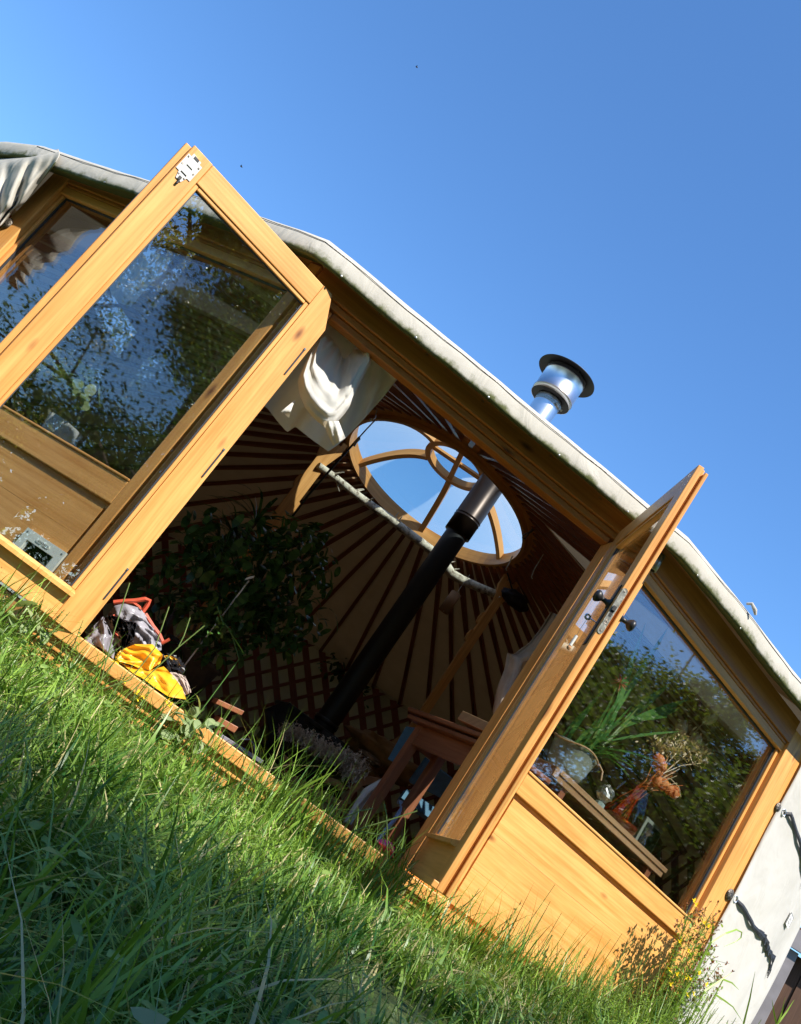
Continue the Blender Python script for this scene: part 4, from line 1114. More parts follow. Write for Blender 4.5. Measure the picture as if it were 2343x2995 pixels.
for cx_, cy_, nn in ((650, 520, 46), (870, 430, 34), (520, 600, 26)):
    c_ = zf(cx_, cy_+160, 2.2)
    for _ in range(nn):
        d = Vector((r2.gauss(0, 1), r2.gauss(0, .6), r2.uniform(.1, 1.3))).normalized(); mb.blade(c_, d, r2.uniform(.16, .36), .022, .9, 6, 0, 'lance')
mb.build('foliage', 'houseleaf', dra, rnd=True)
mb = MB(); b0 = Vector((zf(700, 700, 2.2).x, 2.2, -.01)); mb.tube([b0, Vector((b0.x, b0.y, .5)), zf(680, 690, 2.2)], [.03, .022, .018], 8); mb.tube([Vector((b0.x, b0.y, .5)), zf(870, 590, 2.2)], .016, 8); mb.build('stem', 'bark', dra)
mb = MB(); mb.blade(zf(1170, 510, 2.6), zf(1420, 590, 2.5)-zf(1170, 510, 2.6), .13, .035, .1, 5); mb.blade(zf(1240, 560, 2.6), Vector((.6, 0, -.5)), .05, .014, .1, 4); mb.blade(zf(840, 720, 2.5), zf(750, 810, 2.5)-zf(840, 720, 2.5), .10, .05, .2, 4, 0, 'oval')
for a, b_ in ((1050, 690), (1080, 830), (1130, 900), (1020, 910), (1010, 980), (950, 850), (920, 960), (1190, 1040)): leafy(mb, zf(a, b_, 2.7), (.02, .02, .02), 5, .04, a)
mb.tube([zf(1150, 520, 2.62), zf(1100, 900, 2.68), zf(900, 1300, 2.6), (zf(900, 1300, 2.6).x, 2.6, 0)], .007, 6)
tag(mb.build('trailing_vine', 'potleaf', rnd=True), 'bright green vine leaves catching sun beside the left crown post', 'vine')
mb = MB()
for a, b_ in ((510, 1390), (530, 1440), (510, 1500), (490, 1580), (560, 1540), (580, 1570), (540, 1640), (550, 1670), (640, 1600), (430, 1640)): leafy(mb, zf(a, b_, .9), (.012, .012, .012), 3, .03, a+b_)
mb.blade(zf(620, 1620, .9), zf(800, 1880, .9)-zf(620, 1620, .9), .14, .05, .05, 6, 0, 'lance')
mb.tube([zf(510, 1390, .92), zf(560, 1540, .92), zf(640, 1620, .92), zf(720, 1900, .95), (zf(720, 1900, .95).x, .95, 0)], .003, 5)
tag(mb.build('sunlit_sprig', 'potleaf', rnd=True), 'pale green sprig with one large leaf in front of the dark fig', 'plant')
mb = MB(); p0, p1 = zf(790, 1120, 1.4), zf(870, 1100, 1.4); fr = Fr(p0, p1-p0); mb.box(fr, 0, (p1-p0).length, 0, .05, -.012, .004); mb.tube([p0+Vector((.02, .02, 0)), Vector((p0.x+.02, p0.y+.02, .3)), Vector((p0.x+.02, p0.y+.02, -.01))], .004, 6)
tag(mb.build('plant_tag', 'white'), 'small white plant tag on a stick among the fig leaves', 'tag')
# ivy along the inside trellis top
mb = MB(); r2 = random.Random(12)
vine = [z4b(a, b_, 7.35) for a, b_ in ((760, 400), (830, 420), (960, 560), (1000, 600), (1100, 620), (1190, 660))]
for k in range(150):
    q = poly_at(vine, r2.random())+Vector((r2.gauss(0, .07), r2.gauss(0, .03), r2.gauss(0, .09))); L = r2.uniform(.05, .11); mb.blade(q, Vector((r2.gauss(0, 1), -.4, r2.gauss(-.3, 1))), L, L*.7, .5, 4, 0, 'oval')
mb.tube(vine, .006, 5)
tag(mb.build('ivy', 'houseleaf', rnd=True), 'dark ivy trailing along the top of the trellis wall', 'ivy')

# --- right window: shelf and what stands on it
shelf = thing('window_shelf', 'weathered double board shelf inside the right window', 'shelf', FRt.p(.85, .2, .70))
mb = MB(); mb.box(FRt, .34, 1.372, .150, .40, .716, .739, axis=0); mb.box(FRt, .345, 1.362, .157, .40, .686, .7155, axis=0); mb.build('board', 'shelfwood', shelf, bevel=.002)
mb = MB(); mb.box(FRt, .30, .335, .15, .62, .69, .735, axis=1); mb.box(FRt, .08, .2995, .30, .62, .69, .735, axis=0); mb.build('return_board', 'shelfwood', shelf, bevel=.002)
for t in (.42, 1.25):
    mb = MB(); mb.box(FRt, t, t+.04, .17, .39, -.0, .6855, axis=2); mb.build('bracket', 'darkwood', shelf)
SZ = .7392
pot = thing('potted_plant', 'potted lily with long green leaves and a pink bract in a grey green pot', 'potted plant', FRt.p(.50, .285, SZ))
pc = FRt.p(.50, .285, SZ)
mb = MB(); mb.lathe([(0, 0), (.078, 0), (.095, .05), (.112, .14), (.116, .152), (.108, .156), (.104, .14), (0, .135)], pc, 32); mb.build('pot', 'stone', pot, smooth=True)
mb = MB(); mb.tube([pc+Vector((.122*math.cos(a), .122*math.sin(a), .150+.01*math.sin(a*3))) for a in np.linspace(0, 2*math.pi, 33)], .005, 6); mb.tube([pc+Vector((.11, -.05, .15)), pc+Vector((.14, -.06, .13)), pc+Vector((.15, -.07, .09))], .005, 6); mb.build('raffia_tie', 'shelfwood', pot, smooth=True)
mb = MB(); r2 = random.Random(21); z4 = crop(1700, 1600, .17564); z7 = crop(1550, 2000, .3513)
tb0 = pc+Vector((0, 0, .15))
def onR_(q, off):
    d = (q-CAM); o_ = FRt.p(0, off, 0); return CAM+d*(((o_-CAM).dot(FRt.y))/d.dot(FRt.y))
P7 = lambda a, b_, off: onR_(z7(a, b_, 1), off)
P4 = lambda a, b_, off: onR_(z4(a, b_, 1), off)
def stalk_leaf(a, b_, w, droop=.15, shape='lance'): mb.blade(a, b_-a, (b_-a).length*1.04, w, droop, 7, 0, shape, side=FRt.x)
stalk_leaf(P7(640, 430, .26), P4(1050, 1330, .22), .05, .0)
stalk_leaf(P7(700, 250, .30), P4(1420, 1380, .30), .045, .05)
stalk_leaf(P7(560, 470, .27), P7(860, 10, .25), .028, .02); stalk_leaf(P7(520, 490, .26), P7(740, 110, .24), .02, .02)
stalk_leaf(P7(760, 360, .26), P7(1290, 105, .22), .06, .12); stalk_leaf(P7(800, 300, .30), P7(1140, 10, .30), .06, .05)
stalk_leaf(P7(860, 290, .24), P7(1140, 265, .20), .045, .05); stalk_leaf(P7(900, 300, .30), P7(1230, 190, .30), .07, .1)
stalk_leaf(P7(650, 540, .22), P7(1140, 580, .16), .028, .25); stalk_leaf(P7(680, 470, .22), P7(1250, 350, .18), .025, .12)
for k in range(46):
    a = r2.uniform(-2.6, .6); d = Vector((math.cos(a)*.6+.35, math.sin(a)*.35, r2.uniform(.5, 1.6))); mb.blade(tb0+Vector((r2.gauss(0, .04), r2.gauss(0, .03), 0)), d, r2.uniform(.14, .34), r2.uniform(.012, .026), r2.uniform(.2, .8), 6, 0, 'lance')
for k in range(7): mb.blade(P7(470+r2.uniform(-20, 20), 420, .26), P7(400+30*r2.random(), 230, .26)-P7(470, 420, .26), r2.uniform(.06, .12), .018, .9, 6, 0, 'lance')
mb.build('foliage', 'potleaf', pot, rnd=True)
mb = MB()
for a, b_ in (((520, 470), (720, 30)), ((560, 480), (660, 200)), ((620, 500), (900, 200)), ((600, 520), (860, 290))): mb.tube([P7(*a, .26), P7((a[0]+b_[0])/2, (a[1]+b_[1])/2, .265), P7(*b_, .25)], [.008, .006, .003], 6)
mb.build('stem', 'stem', pot, rnd=True)
mb = MB(); c_ = P7(750, -10, .25)
for k in range(9): a = k*.7; mb.blade(c_, Vector((math.cos(a), -.3*math.sin(a*1.3), math.sin(a)*.7+.3)), .045, .014, .3, 4, 0, 'lance')
mb.build('bract', 'pinkpetal', pot, rnd=True)
jar = thing('glass_jar', 'round amber glass jar with dried teasels and orange lantern husks', 'jar', FRt.p(1.02, .27, SZ))
jc = FRt.p(1.015, .275, SZ)
mb = MB(); pr = [(0, .004), (.080, .004), (.098, .02), (.106, .06), (.103, .12), (.09, .18), (.074, .215), (.071, .235), (.078, .245)]
mb.lathe(pr, jc, 40); mb.build('vessel', 'jar', jar, smooth=True)
mb = MB(); mb.lathe([(0, .006), (.076, .006), (.092, .022), (.099, .05), (0, .051)], jc, 32); mb.build('dregs', plain('dark_amber_dregs', (.16, .035, .01), .3), jar, smooth=True)
mb = MB(); r2 = random.Random(33)
for k in range(26):
    a = jc+Vector((r2.gauss(-.02, .03), r2.gauss(0, .03), .05)); b_ = jc+Vector((r2.gauss(.02, .02), r2.gauss(0, .02), .235)); c_ = b_+Vector((r2.gauss(.09, .05), r2.gauss(-.01, .04), r2.uniform(.08, .2)))
    mb.tube([a, a.lerp(b_, .5)+Vector((r2.gauss(0, .008), 0, 0)), b_, c_], .0017, 5, 1 if k < 18 else 0)
for a, b_ in (((1020, 800), (1440, 330)), ((1040, 800), (1270, 420)), ((1060, 790), (1380, 520))): mb.tube([P7(1000, 870, .27), P7(*a, .27), P7(*b_, .26)], .003, 6)
mb.tube([P7(1060, 780, .25), P7(1170, 790, .22), P7(1240, 860, .2), P7(1255, 940, .2)], .002, 5)
mb.tube([P7(1080, 760, .25), P7(1260, 680, .24), P7(1440, 660, .23)], .002, 5)
mb.build('dried_stems', ['dryleaf', 'physalis'], jar, rnd=True)
def teasel(p0, p1, wd):
    mb = MB(); p0, p1 = Vector(p0), Vector(p1); fr = Fr(p0, (1, 0, 0), None, p1-p0); fr.x = fr.z.orthogonal().normalized(); fr.y = fr.z.cross(fr.x); L = (p1-p0).length
    mb.lathe([(0, 0), (wd*.7, L*.12), (wd, L*.4), (wd*.75, L*.75), (wd*.2, L)], None, 14, 0, fr)
    for k in range(150):
        t = r2.random(); a = r2.random()*6.28; rr_ = wd*(.75+.3*math.sin(t*3.1)); q = fr.p(rr_*math.cos(a), rr_*math.sin(a), t*L); d = fr.x*math.cos(a)+fr.y*math.sin(a)+fr.z*.6
        mb.blade(q, d, .014, .0022, 0, 2, 0, 'grass')
    mb.build('teasel_head', 'dryleaf', jar, rnd=True)
teasel(P7(1440, 320, .26), P7(1565, 270, .25), .026); teasel(P7(1240, 430, .26), P7(1290, 300, .25), .032); teasel(P7(1350, 510, .26), P7(1420, 425, .25), .034)
mb = MB()
for k in range(620):
    q = P7(r2.gauss(1230, 110), r2.gauss(520, 60), r2.uniform(.2, .33)) if k < 420 else P7(r2.gauss(1410, 45), r2.gauss(580, 55), r2.uniform(.2, .33))
    mb.blade(q, Vector((r2.gauss(0, 1), r2.gauss(0, 1), r2.gauss(.5, 1))), r2.uniform(.014, .034), .011, .2, 3, 0, 'oval')
mb.build('dried_sprays', 'dryleaf', jar, rnd=True)
mb = MB()
for a, b_, s in ((1070, 640, .036), (1105, 690, .026), (1080, 745, .022), (1060, 810, .03), (1110, 840, .034), (1160, 875, .03), (1205, 905, .032)):
    c_ = P7(a, b_, .22); s *= .74; blob(mb, c_, (s, s*.8, s*1.15), .5, 3.5, a, 16, 12, ridged=True)
mb.build('lantern_husks', 'physalis', jar, smooth=True, rnd=True)
orn = thing('glass_ornament', 'small faceted glass ornament on a pale stand between pot and jar', 'ornament', FRt.p(.78, .22, SZ))
oc = FRt.p(.765, .225, SZ); mb = MB(); blob(mb, oc+Vector((0, 0, .078)), (.042, .035, .042), .25, 5, 3, 14, 10); mb.build('globe', 'zinc', orn); mb = MB(); mb.lathe([(0, 0), (.03, 0), (.026, .03), (.012, .036), (0, .037)], oc, 8); mb.build('stand', plain('pale_green_glass', (.28, .36, .33), .15), orn)
mb = MB(); q = P7(312, 665, .30); mb.lathe([(0, 0), (.012, .0), (.018, .012), (.016, .028), (.006, .036), (.006, .046), (0, .047)], Vector((q.x, q.y, SZ)), 16); 
tag(mb.build('perfume_bottle', 'pinkpetal', smooth=True, rnd=True), 'tiny pink glass bottle left of the grey green plant pot', 'bottle')
mb = MB(); q = FRt.p(1.30, .30, SZ); mb.lathe([(0, 0), (.018, 0), (.02, .05), (.008, .07), (.008, .09), (.026, .10), (.03, .12), (.0, .125)], q, 16)
tag(mb.build('glass_stopper', 'clearglass', smooth=True), 'small clear glass vessel near the right end of the shelf', 'glass vessel')
mb = MB(); q = FRt.p(1.33, .13, .0); mb.box(FRt, 1.10, 1.22, .11, .125, .607, .625); tag(mb.build('sponge', plain('pale_blue_sponge', (.25, .52, .52), .8)), 'small pale blue scrap on the sill of the right window', 'scrap')
mb = MB(); mb.box(FRt, 1.44, 1.62, .45, .47, .62, .95); mb.box(FRt, 1.46, 1.60, .44, .4495, .64, .93, 1); tag(mb.build('picture_frame', ['stone', 'dark'], bevel=.003), 'grey green frame leaning inside the right corner of the right window', 'frame')
# plant and pale vase on the left window sill (seen through the door glass)
lw_ = thing('potted_plant', 'pale green creeper in a pot behind the left window', 'potted plant', FLt.p(-.75, .25, .58))
lc_ = FLt.p(-.80, .30, .58)
mb = MB(); mb.lathe([(0, 0), (.07, 0), (.09, .12), (.0, .12)], lc_, 20); mb.build('pot', 'whitemetal', lw_, smooth=True)
mb = MB(); r2 = random.Random(2); c1 = crop(0, 350, .5855)
for k in range(60):
    t = r2.random(); q = c1(lerp(230, 480, t), lerp(1190, 1370, t), 1.0); d = q-CAM; q = CAM+d*((FLt.p(0, .22, 0)-CAM).dot(FLt.y)/d.dot(FLt.y)); mb.blade(q+Vector((r2.gauss(0, .02), r2.gauss(0, .03), r2.gauss(0, .025))), Vector((r2.gauss(.3, 1), r2.gauss(-.5, 1), r2.gauss(0, 1))), .07, .05, .4, 4, 0, 'oval')
mb.build('foliage', 'paleleaf', lw_, rnd=True)
mb = MB(); mb.box(FLt, -1.5, -.08, .13, .34, .545, .579, axis=0); mb.box(FLt, -1.4, -1.36, .14, .33, -.01, .5445, axis=2); mb.box(FLt, -.2, -.16, .14, .33, -.01, .5445, axis=2)
tag(mb.build('window_bench', 'shelfwood', bevel=.003), 'narrow wooden bench under the left window', 'bench')
mb = MB(); rows = []
for k in range(9): rows.append([FLt.p(lerp(-.98, -.80, j/8)+.012*k/8*(j-4)/4, .12+.010*math.sin(j*1.5), lerp(1.57, 1.27+.05*max(0, 3-j)/3, k/8)) for j in range(9)])
mb.grid(rows); tag(mb.build('window_curtain', 'cotton', smooth=True), 'short white cloth hanging inside the left window', 'curtain')

# ================================================================== OUTDOOR PLANTS
def wall_clear(x, y):
    """True where the point is outside the yurt footprint (with a little margin)"""
    if math.hypot(x-CX, y-CY) > 4.2: return True
    if y > -.03 and -.95 < x < 1.02 and y < 3: return False
    v = Vector((x, y, 0))
    if x >= .95: return (v-FRt.o).dot(FRt.y) < -.03 or (math.hypot(x-CX, y-CY) > 3.86 and x > 2.5)
    if x <= -.9: return (v-FLt.o).dot(FLt.y) < -.03 or math.hypot(x-CX, y-CY) > 4.16
    return y < -.07
def grass_mesh(name, bases, H, Wd, lean, seed, mat, seg=4, tint=None):
    r = np.random.default_rng(seed); n_ = len(bases)
    az = r.random(n_)*2*np.pi; lx, ly = np.cos(az), np.sin(az)
    sxx, syy = -ly, lx
    nv = 2*seg+1
    V = np.zeros((n_, nv, 3), dtype=np.float32)
    twist = r.normal(0, .5, n_)
    for k in range(seg+1):
        t = k/seg
        out = lean*H*(t**1.9); up = H*(t-.42*lean*t**2.4)
        cxp = bases[:, 0]+lx*out; cyp = bases[:, 1]+ly*out; czp = bases[:, 2]+up
        wv = Wd*(1-t**1.6)*.5*(.6+.4*min(1, t*4))
        if k == seg:
            V[:, 2*seg] = np.stack([cxp, cyp, czp], 1)
        else:
            V[:, 2*k] = np.stack([cxp-sxx*wv, cyp-syy*wv, czp], 1); V[:, 2*k+1] = np.stack([cxp+sxx*wv, cyp+syy*wv, czp], 1)
    F4 = []; base_i = (np.arange(n_)*nv)[:, None]
    quads = [base_i+np.array([[2*k, 2*k+1, 2*k+3, 2*k+2]]) for k in range(seg-1)]
    Q = np.stack(quads, 1).reshape(-1, 4); T = (base_i+np.array([[2*seg-2, 2*seg-1, 2*seg]])).reshape(-1, 3)
    me = bpy.data.meshes.new(name); me.vertices.add(n_*nv); me.vertices.foreach_set('co', V.ravel())
    nl = Q.size+T.size; me.loops.add(nl); me.loops.foreach_set('vertex_index', np.concatenate([Q.ravel(), T.ravel()]).astype(np.int32))
    npoly = len(Q)+len(T); me.polygons.add(npoly)
    ls = np.concatenate([np.arange(len(Q))*4, Q.size+np.arange(len(T))*3]).astype(np.int32)
    me.polygons.foreach_set('loop_start', ls)
    me.update(calc_edges=True)
    rv = r.random(n_); patch = np.array([nz((b_[0]*1.3, b_[1]*1.3, 5)) for b_ in bases]); rv = np.clip(rv*.9+.05+patch*.35, 0, .86)
    if tint is not None: rv = np.clip(tint+patch*.3, 0, .86)
    dry = r.random(n_) < np.where(H < .12, .16, .05); rv[dry] = 1.0
    rn = np.repeat(rv, nv).astype(np.float32)
    at_ = me.attributes.new('rnd', 'FLOAT', 'POINT'); at_.data.foreach_set('value', rn)
    me.materials.append(M[mat]); me.polygons.foreach_set('use_smooth', np.ones(npoly, dtype=bool))
    o = bpy.data.objects.new(name, me); COL.objects.link(o); struct(o, 'stuff'); return o
def scatter(n_, seed, dmin, dmax, a0, a1, pw=1.0):
    r = np.random.default_rng(seed); out = []
    while len(out) < n_:
        d = math.sqrt(lerp(dmin**2, dmax**2, r.random()**pw)); a = R_(lerp(a0, a1, r.random()))
        x, y = CAM.x+d*math.sin(a), CAM.y+d*math.cos(a)
        if wall_clear(x, y): out.append((x, y, ground_z(x, y)-.005))
    return np.array(out)
r = np.random.default_rng(5)
cl = scatter(1250, 1, .33, 5.2, -42, 52, 1.1); BB = []; HH = []; WW = []; LL = []; RV = []
for q in cl:
    k = int(r.integers(22, 64)); sp = r.uniform(.022, .065); tall_ = r.random()
    d_ = math.hypot(q[0]-CAM.x, q[1]-CAM.y)
    bx = q[0]+r.normal(0, sp, k); by = q[1]+r.normal(0, sp, k)
    h0 = .10+.27*tall_**1.5; hue = r.uniform(-.3, .3)+.05*max(0, nz((q[0]*1.9, q[1]*1.9, 9)))
    wall = max(0, min(1, (q[1]+.75)/.6)); wall = max(wall, max(0, min(1, (q[0]-1.0)*1.2)) if q[1] > -.9 else 0)
    cap = -.02-.024*d_+max(0, min(.30, (q[0]-.9)*.26))+wall*.09*r.random()
    for x, y in zip(bx, by):
        if not wall_clear(x, y): continue
        g_ = ground_z(x, y)-.005
        BB.append((x, y, g_)); HH.append(min(h0*r.uniform(.55, 1.2), max(.05, (cap-g_)*r.uniform(.65, 1.2)))); WW.append(r.uniform(.0028, .0060)*(1+.6*tall_)*(1.7 if r.random() < .06 else 1)); LL.append(abs(r.normal(.55+.3*tall_, .42))+.1); RV.append(min(.85, max(0, .42+hue+r.normal(0, .17))))
fill = scatter(5500, 12, .33, 5.2, -42, 52, 1.15)
for q in fill: BB.append(tuple(q)); HH.append(r.uniform(.04, .12)); WW.append(r.uniform(.002, .004)); LL.append(abs(r.normal(.6, .5))); RV.append(r.uniform(.05, .6))
# tufts growing tight against the threshold and the right panel
for x, y, hh, k in ((-1.25, -.42, .30, 60), (-.98, -.34, .30, 50), (-.66, -.26, .24, 40), (-.38, -.24, .25, 46), (-.16, -.34, .30, 60), (.06, -.42, .36, 80), (.20, -.30, .34, 70), (.34, -.36, .30, 60), (.52, -.28, .28, 50), (.66, -.24, .32, 60), (.84, -.30, .26, 50), (1.05, -.28, .26, 50), (1.22, -.20, .30, 50), (1.45, -.10, .34, 50), (1.7, -.02, .36, 60), (1.95, .12, .40, 60), (2.2, .25, .42, 60), (2.5, .4, .40, 50)):
    hue = r.uniform(-.25, .25)
    for _ in range(k):
        px_, py_ = x+r.normal(0, .05), y+r.normal(0, .04)
        if wall_clear(px_, py_): BB.append((px_, py_, ground_z(px_, py_)-.005)); HH.append(hh*r.uniform(.6, 1.35)); WW.append(r.uniform(.0035, .007)); LL.append(abs(r.normal(.5, .35))+.05); RV.append(min(.85, max(0, .4+hue+r.normal(0, .17))))
grass_mesh('grass', np.array(BB), np.array(HH), np.array(WW), np.array(LL), 2, 'grass', 5, np.array(RV))
b2_ = scatter(26000, 3, 2.5, 16, -180, 180)
r = np.random.default_rng(6)
grass_mesh('grass', b2_, r.uniform(.1, .24, len(b2_)), r.uniform(.006, .012, len(b2_)), r.uniform(.2, 1.0, len(b2_)), 4, 'grass', 3)
# tall stray blades that stand in front of the threshold and the right panel
r2 = random.Random(44); tall = []; th_ = []
for _ in range(210):
    x = r2.uniform(-1.6, 2.5); 
    yy = (-.08 if x < .95 else (x-.999)*math.tan(GR)-.05) if x > -.93 else (-(x+.93)*math.tan(GL)-.05)
    y = yy-abs(r2.gauss(0, .28)); tall.append((x, y, ground_z(x, y))); th_.append(r2.uniform(.14, .30)+(.12 if x > 1.0 else 0)*r2.random())
tall = np.array(tall); grass_mesh('grass', tall, np.array(th_), np.full(len(tall), .0045), np.array([r2.uniform(.1, .8) for _ in tall]), 9, 'grass', 6)
# low broad-leaved ground cover
mb = MB(); r2 = random.Random(17); cov = scatter(1500, 8, .55, 4.9, -40, 50, 1.15)
for x, y, z in cov:
    if nz((x*1.7, y*1.7, 4)) < -.05 and y < -.45: continue
    top = -.025-.028*math.hypot(x-CAM.x, y-CAM.y)
    q = Vector((x, y, min(z+r2.uniform(.05, .18), top))); L0 = r2.uniform(.012, .034); ratio = r2.choice((.35, .5, .7))
    for k in range(r2.randint(5, 9)):
        a = k*2.4+r2.random(); d = Vector((math.cos(a), math.sin(a), r2.uniform(-.2, .7)))
        mb.blade(q+d*L0*.5+Vector((0, 0, r2.gauss(0, .012))), d, L0*r2.uniform(.7, 1.3), L0*ratio, .6, 3, 0, 'oval')
struct(mb.build('ground_cover', 'weed', rnd=True), 'stuff')

def herb(root, foot, top, nl, leaf_l, r, mbf, mbs, lean_leaf=.9, shape='oval', ratio=.4):
    foot, top = Vector(foot), Vector(top); mid = foot.lerp(top, .5)+Vector((r.gauss(0, .015), r.gauss(0, .015), 0))
    mbs.tube([foot, mid, top], [.0028, .0022, .0012], 5)
    for k in range(nl):
        t = .12+.86*k/nl; q = foot.lerp(mid, t*2) if t < .5 else mid.lerp(top, t*2-1); a = k*2.4+r.random()
        L = leaf_l*(1.1-.55*t)*r.uniform(.7, 1.2); mbf.blade(q, Vector((math.cos(a), math.sin(a), lean_leaf*r.uniform(.2, 1))), L, L*ratio, .5, 4, 0, shape)
def flower(mb, c, s, r):
    for k in range(5): a = k*1.2566+r.random()*.4; mb.blade(c, Vector((math.cos(a), math.sin(a)*.6-.5, math.sin(a)*.7+.25)), s, s*.5, .1, 3, 0, 'oval')
zw = crop(1900, 2600, .25937)
r2 = random.Random(61)
sj = thing('flowering_plant', 'bushy yellow flowered herb with rusty seed heads at the foot of the right post', 'plant', FRt.p(1.45, -.15, -.33))
mf, ms, mp, mr = MB(), MB(), MB(), MB()
PW = lambda a, b_, off: onR_(zw(a, b_, 1), off)
tops = [(530, 190), (640, 200), (700, 270), (450, 260), (400, 380), (640, 400), (330, 590), (560, 560), (690, 660), (780, 840), (820, 960), (420, 900), (230, 1060), (440, 1000), (640, 860), (600, 1140), (430, 1190), (320, 960), (560, 700), (660, 560), (250, 880)]
r3 = random.Random(5)
tops = tops+[(a+r3.gauss(0, 60), b_+abs(r3.gauss(40, 60))) for a, b_ in tops]
for a, b_ in tops:
    tp = PW(a, b_, -.12+r2.uniform(-.08, .06)); ft_ = FRt.p(1.46+r2.gauss(0, .10), -.14+r2.gauss(0, .04), -.33)
    herb(sj, ft_, tp, 62, .036, r2, mf, ms, ratio=.5)
    for k in range(5):
        q = tp+Vector((r2.gauss(0, .025), r2.gauss(0, .02), r2.gauss(-.02, .03))); ms.tube([tp-Vector((0, 0, .04)), q], .0009, 4)
        for kk in range(4): mf.blade(q, Vector((r2.gauss(0, 1), r2.gauss(0, 1), r2.gauss(.6, 1))), .014, .009, .1, 3, 1, 'oval')
for k in range(1500):
    a, b_ = r3.choice(tops); tp = PW(a, b_, -.12+r3.gauss(0, .04)); q = FRt.p(1.46, -.14, -.20).lerp(tp, r3.uniform(.25, 1.0))+Vector((r3.gauss(0, .022), r3.gauss(0, .03), r3.gauss(0, .022)))
    L = r3.uniform(.014, .03); mf.blade(q, Vector((r3.gauss(0, 1), r3.gauss(0, 1), r3.gauss(.3, .7))), L, L*.5, .4, 3, 1 if r3.random() < .14 else 0, 'oval')
for a, b_ in ((525, 185), (500, 140), (615, 390), (665, 430), (340, 600), (415, 1010), (460, 1020), (240, 1080), (430, 1195), (310, 970), (440, 700), (560, 960), (230, 915), (640, 1090), (500, 1190)): mp = MB(); flower(mp, PW(a, b_, -.20), .019, r2); mp.build('flower', 'petal', sj, rnd=True)
mf.build('foliage', ['weed', 'rustbud'], sj, rnd=True); ms.build('stem', 'stem', sj, rnd=True)
# small flowering herb in front of the threshold on the left
sl_ = thing('flowering_plant', 'low yellow flowered herb growing against the threshold below the bags', 'plant', (-.6, -.12, -.33))
mf, ms, mp = MB(), MB(), MB()
for a, b_ in ((480, 1090), (620, 1350), (700, 1300), (790, 1520), (880, 1560), (770, 1620), (950, 1480), (1190, 1620), (960, 1380), (870, 1400), (120, 900), (280, 1330), (380, 1250)):
    tp = zb(a, b_, -.16); herb(sl_, (tp.x+r2.gauss(0, .04), -.17+r2.gauss(0, .03), -.33), tp, 22, .028, r2, mf, ms)
for a, b_ in ((480, 1080), (530, 1090), (620, 1345), (790, 1510), (880, 1555), (800, 1590), (1190, 1620), (1230, 1680), (90, 1250)): mp = MB(); flower(mp, zb(a, b_, -.18), .017, r2); mp.build('flower', 'petal', sl_, rnd=True)
mf.build('foliage', 'weed', sl_, rnd=True); ms.build('stem', 'stem', sl_, rnd=True)
# pale broad-leaved plant with dry stalks against the threshold
zg = crop(0, 1700, .7026)
bl = thing('broad_leaved_plant', 'pale broad leaved plant with withered stalks against the threshold', 'plant', (-.32, -.12, -.33))
mf, ms = MB(), MB()
for k in range(46):
    q = zg(r2.gauss(775, 60), r2.gauss(600, 45), -.16-.08*r2.random()); L = r2.uniform(.04, .085); mf.blade(q, Vector((r2.gauss(0, 1), r2.gauss(-.3, .7), r2.gauss(.1, .6))), L, L*.62, .7, 5, 0, 'oval')
for k in range(12):
    q = zg(r2.gauss(790, 40), r2.gauss(640, 30), -.16); ms.tube([(q.x+r2.gauss(.02, .03), -.15, -.33), q], .0035, 5)
mf.build('foliage', 'paleleaf', bl, rnd=True); ms.build('stalks', 'dryleaf', bl, rnd=True)
# bramble-like bright leaves under the left leaf
nt_ = thing('leafy_weed', 'bright toothed leaves of a weed under the left door leaf', 'plant', (-1.0, -.25, -.33)); mf, ms = MB(), MB()
z2 = crop(0, 1150, .46838)
for a, b_, L in ((100, 1330, .08), (160, 1320, .085), (230, 1370, .08), (70, 1360, .07), (230, 1430, .075), (270, 1460, .07), (40, 1400, .07), (130, 1400, .07), (300, 1490, .05)):
    q = z2(a, b_, -.33); mf.blade(q, Vector((r2.gauss(0, 1), -.5, r2.gauss(-.2, .5))), L, L*.62, .5, 5, 0, 'oval'); ms.tube([(q.x, -.33, -.33), q], .002, 5)
mf.build('foliage', 'paleleaf', nt_, rnd=True); ms.build('stem', 'stem', nt_, rnd=True)
# seeding spikes before the right panel
zp = crop(1400, 2200, .5521)
PP = lambda a, b_, off: onR_(zp(a, b_, 1), off)
hb = thing('seed_spike_plant', 'pale seed spike herb casting its shadow on the right lower panel', 'plant', FRt.p(.62, -.1, -.33)); mf, ms = MB(), MB()
for a, b_, hgt in ((405, 700, .5), (380, 790, .4), (440, 850, .3)):
    tp = PP(a, b_, -.09); ft_ = Vector((tp.x, tp.y, -.33)); herb(hb, ft_, tp, 46, .020, r2, mf, ms, .6, 'oval', .5)
mf.build('foliage', 'paleleaf', hb, rnd=True); ms.build('stem', 'stem', hb, rnd=True)
mf, ms = MB(), MB()
for k in range(300):
    t = r2.uniform(-.1, 1.66); o_ = -.04-abs(r2.gauss(0, .28)); ft_ = FRt.p(t, o_, 0); ft_.z = ground_z(ft_.x, ft_.y)-.01
    h_ = lerp(.12, .42, min(1, max(0, t)/1.6))*r2.uniform(.45, 1.15)
    herb(None, ft_, ft_+Vector((r2.gauss(0, .05), r2.gauss(0, .04), h_)), int(20+60*h_), r2.uniform(.022, .042), r2, mf, ms, .8, 'oval', r2.choice((.22, .35, .5)))
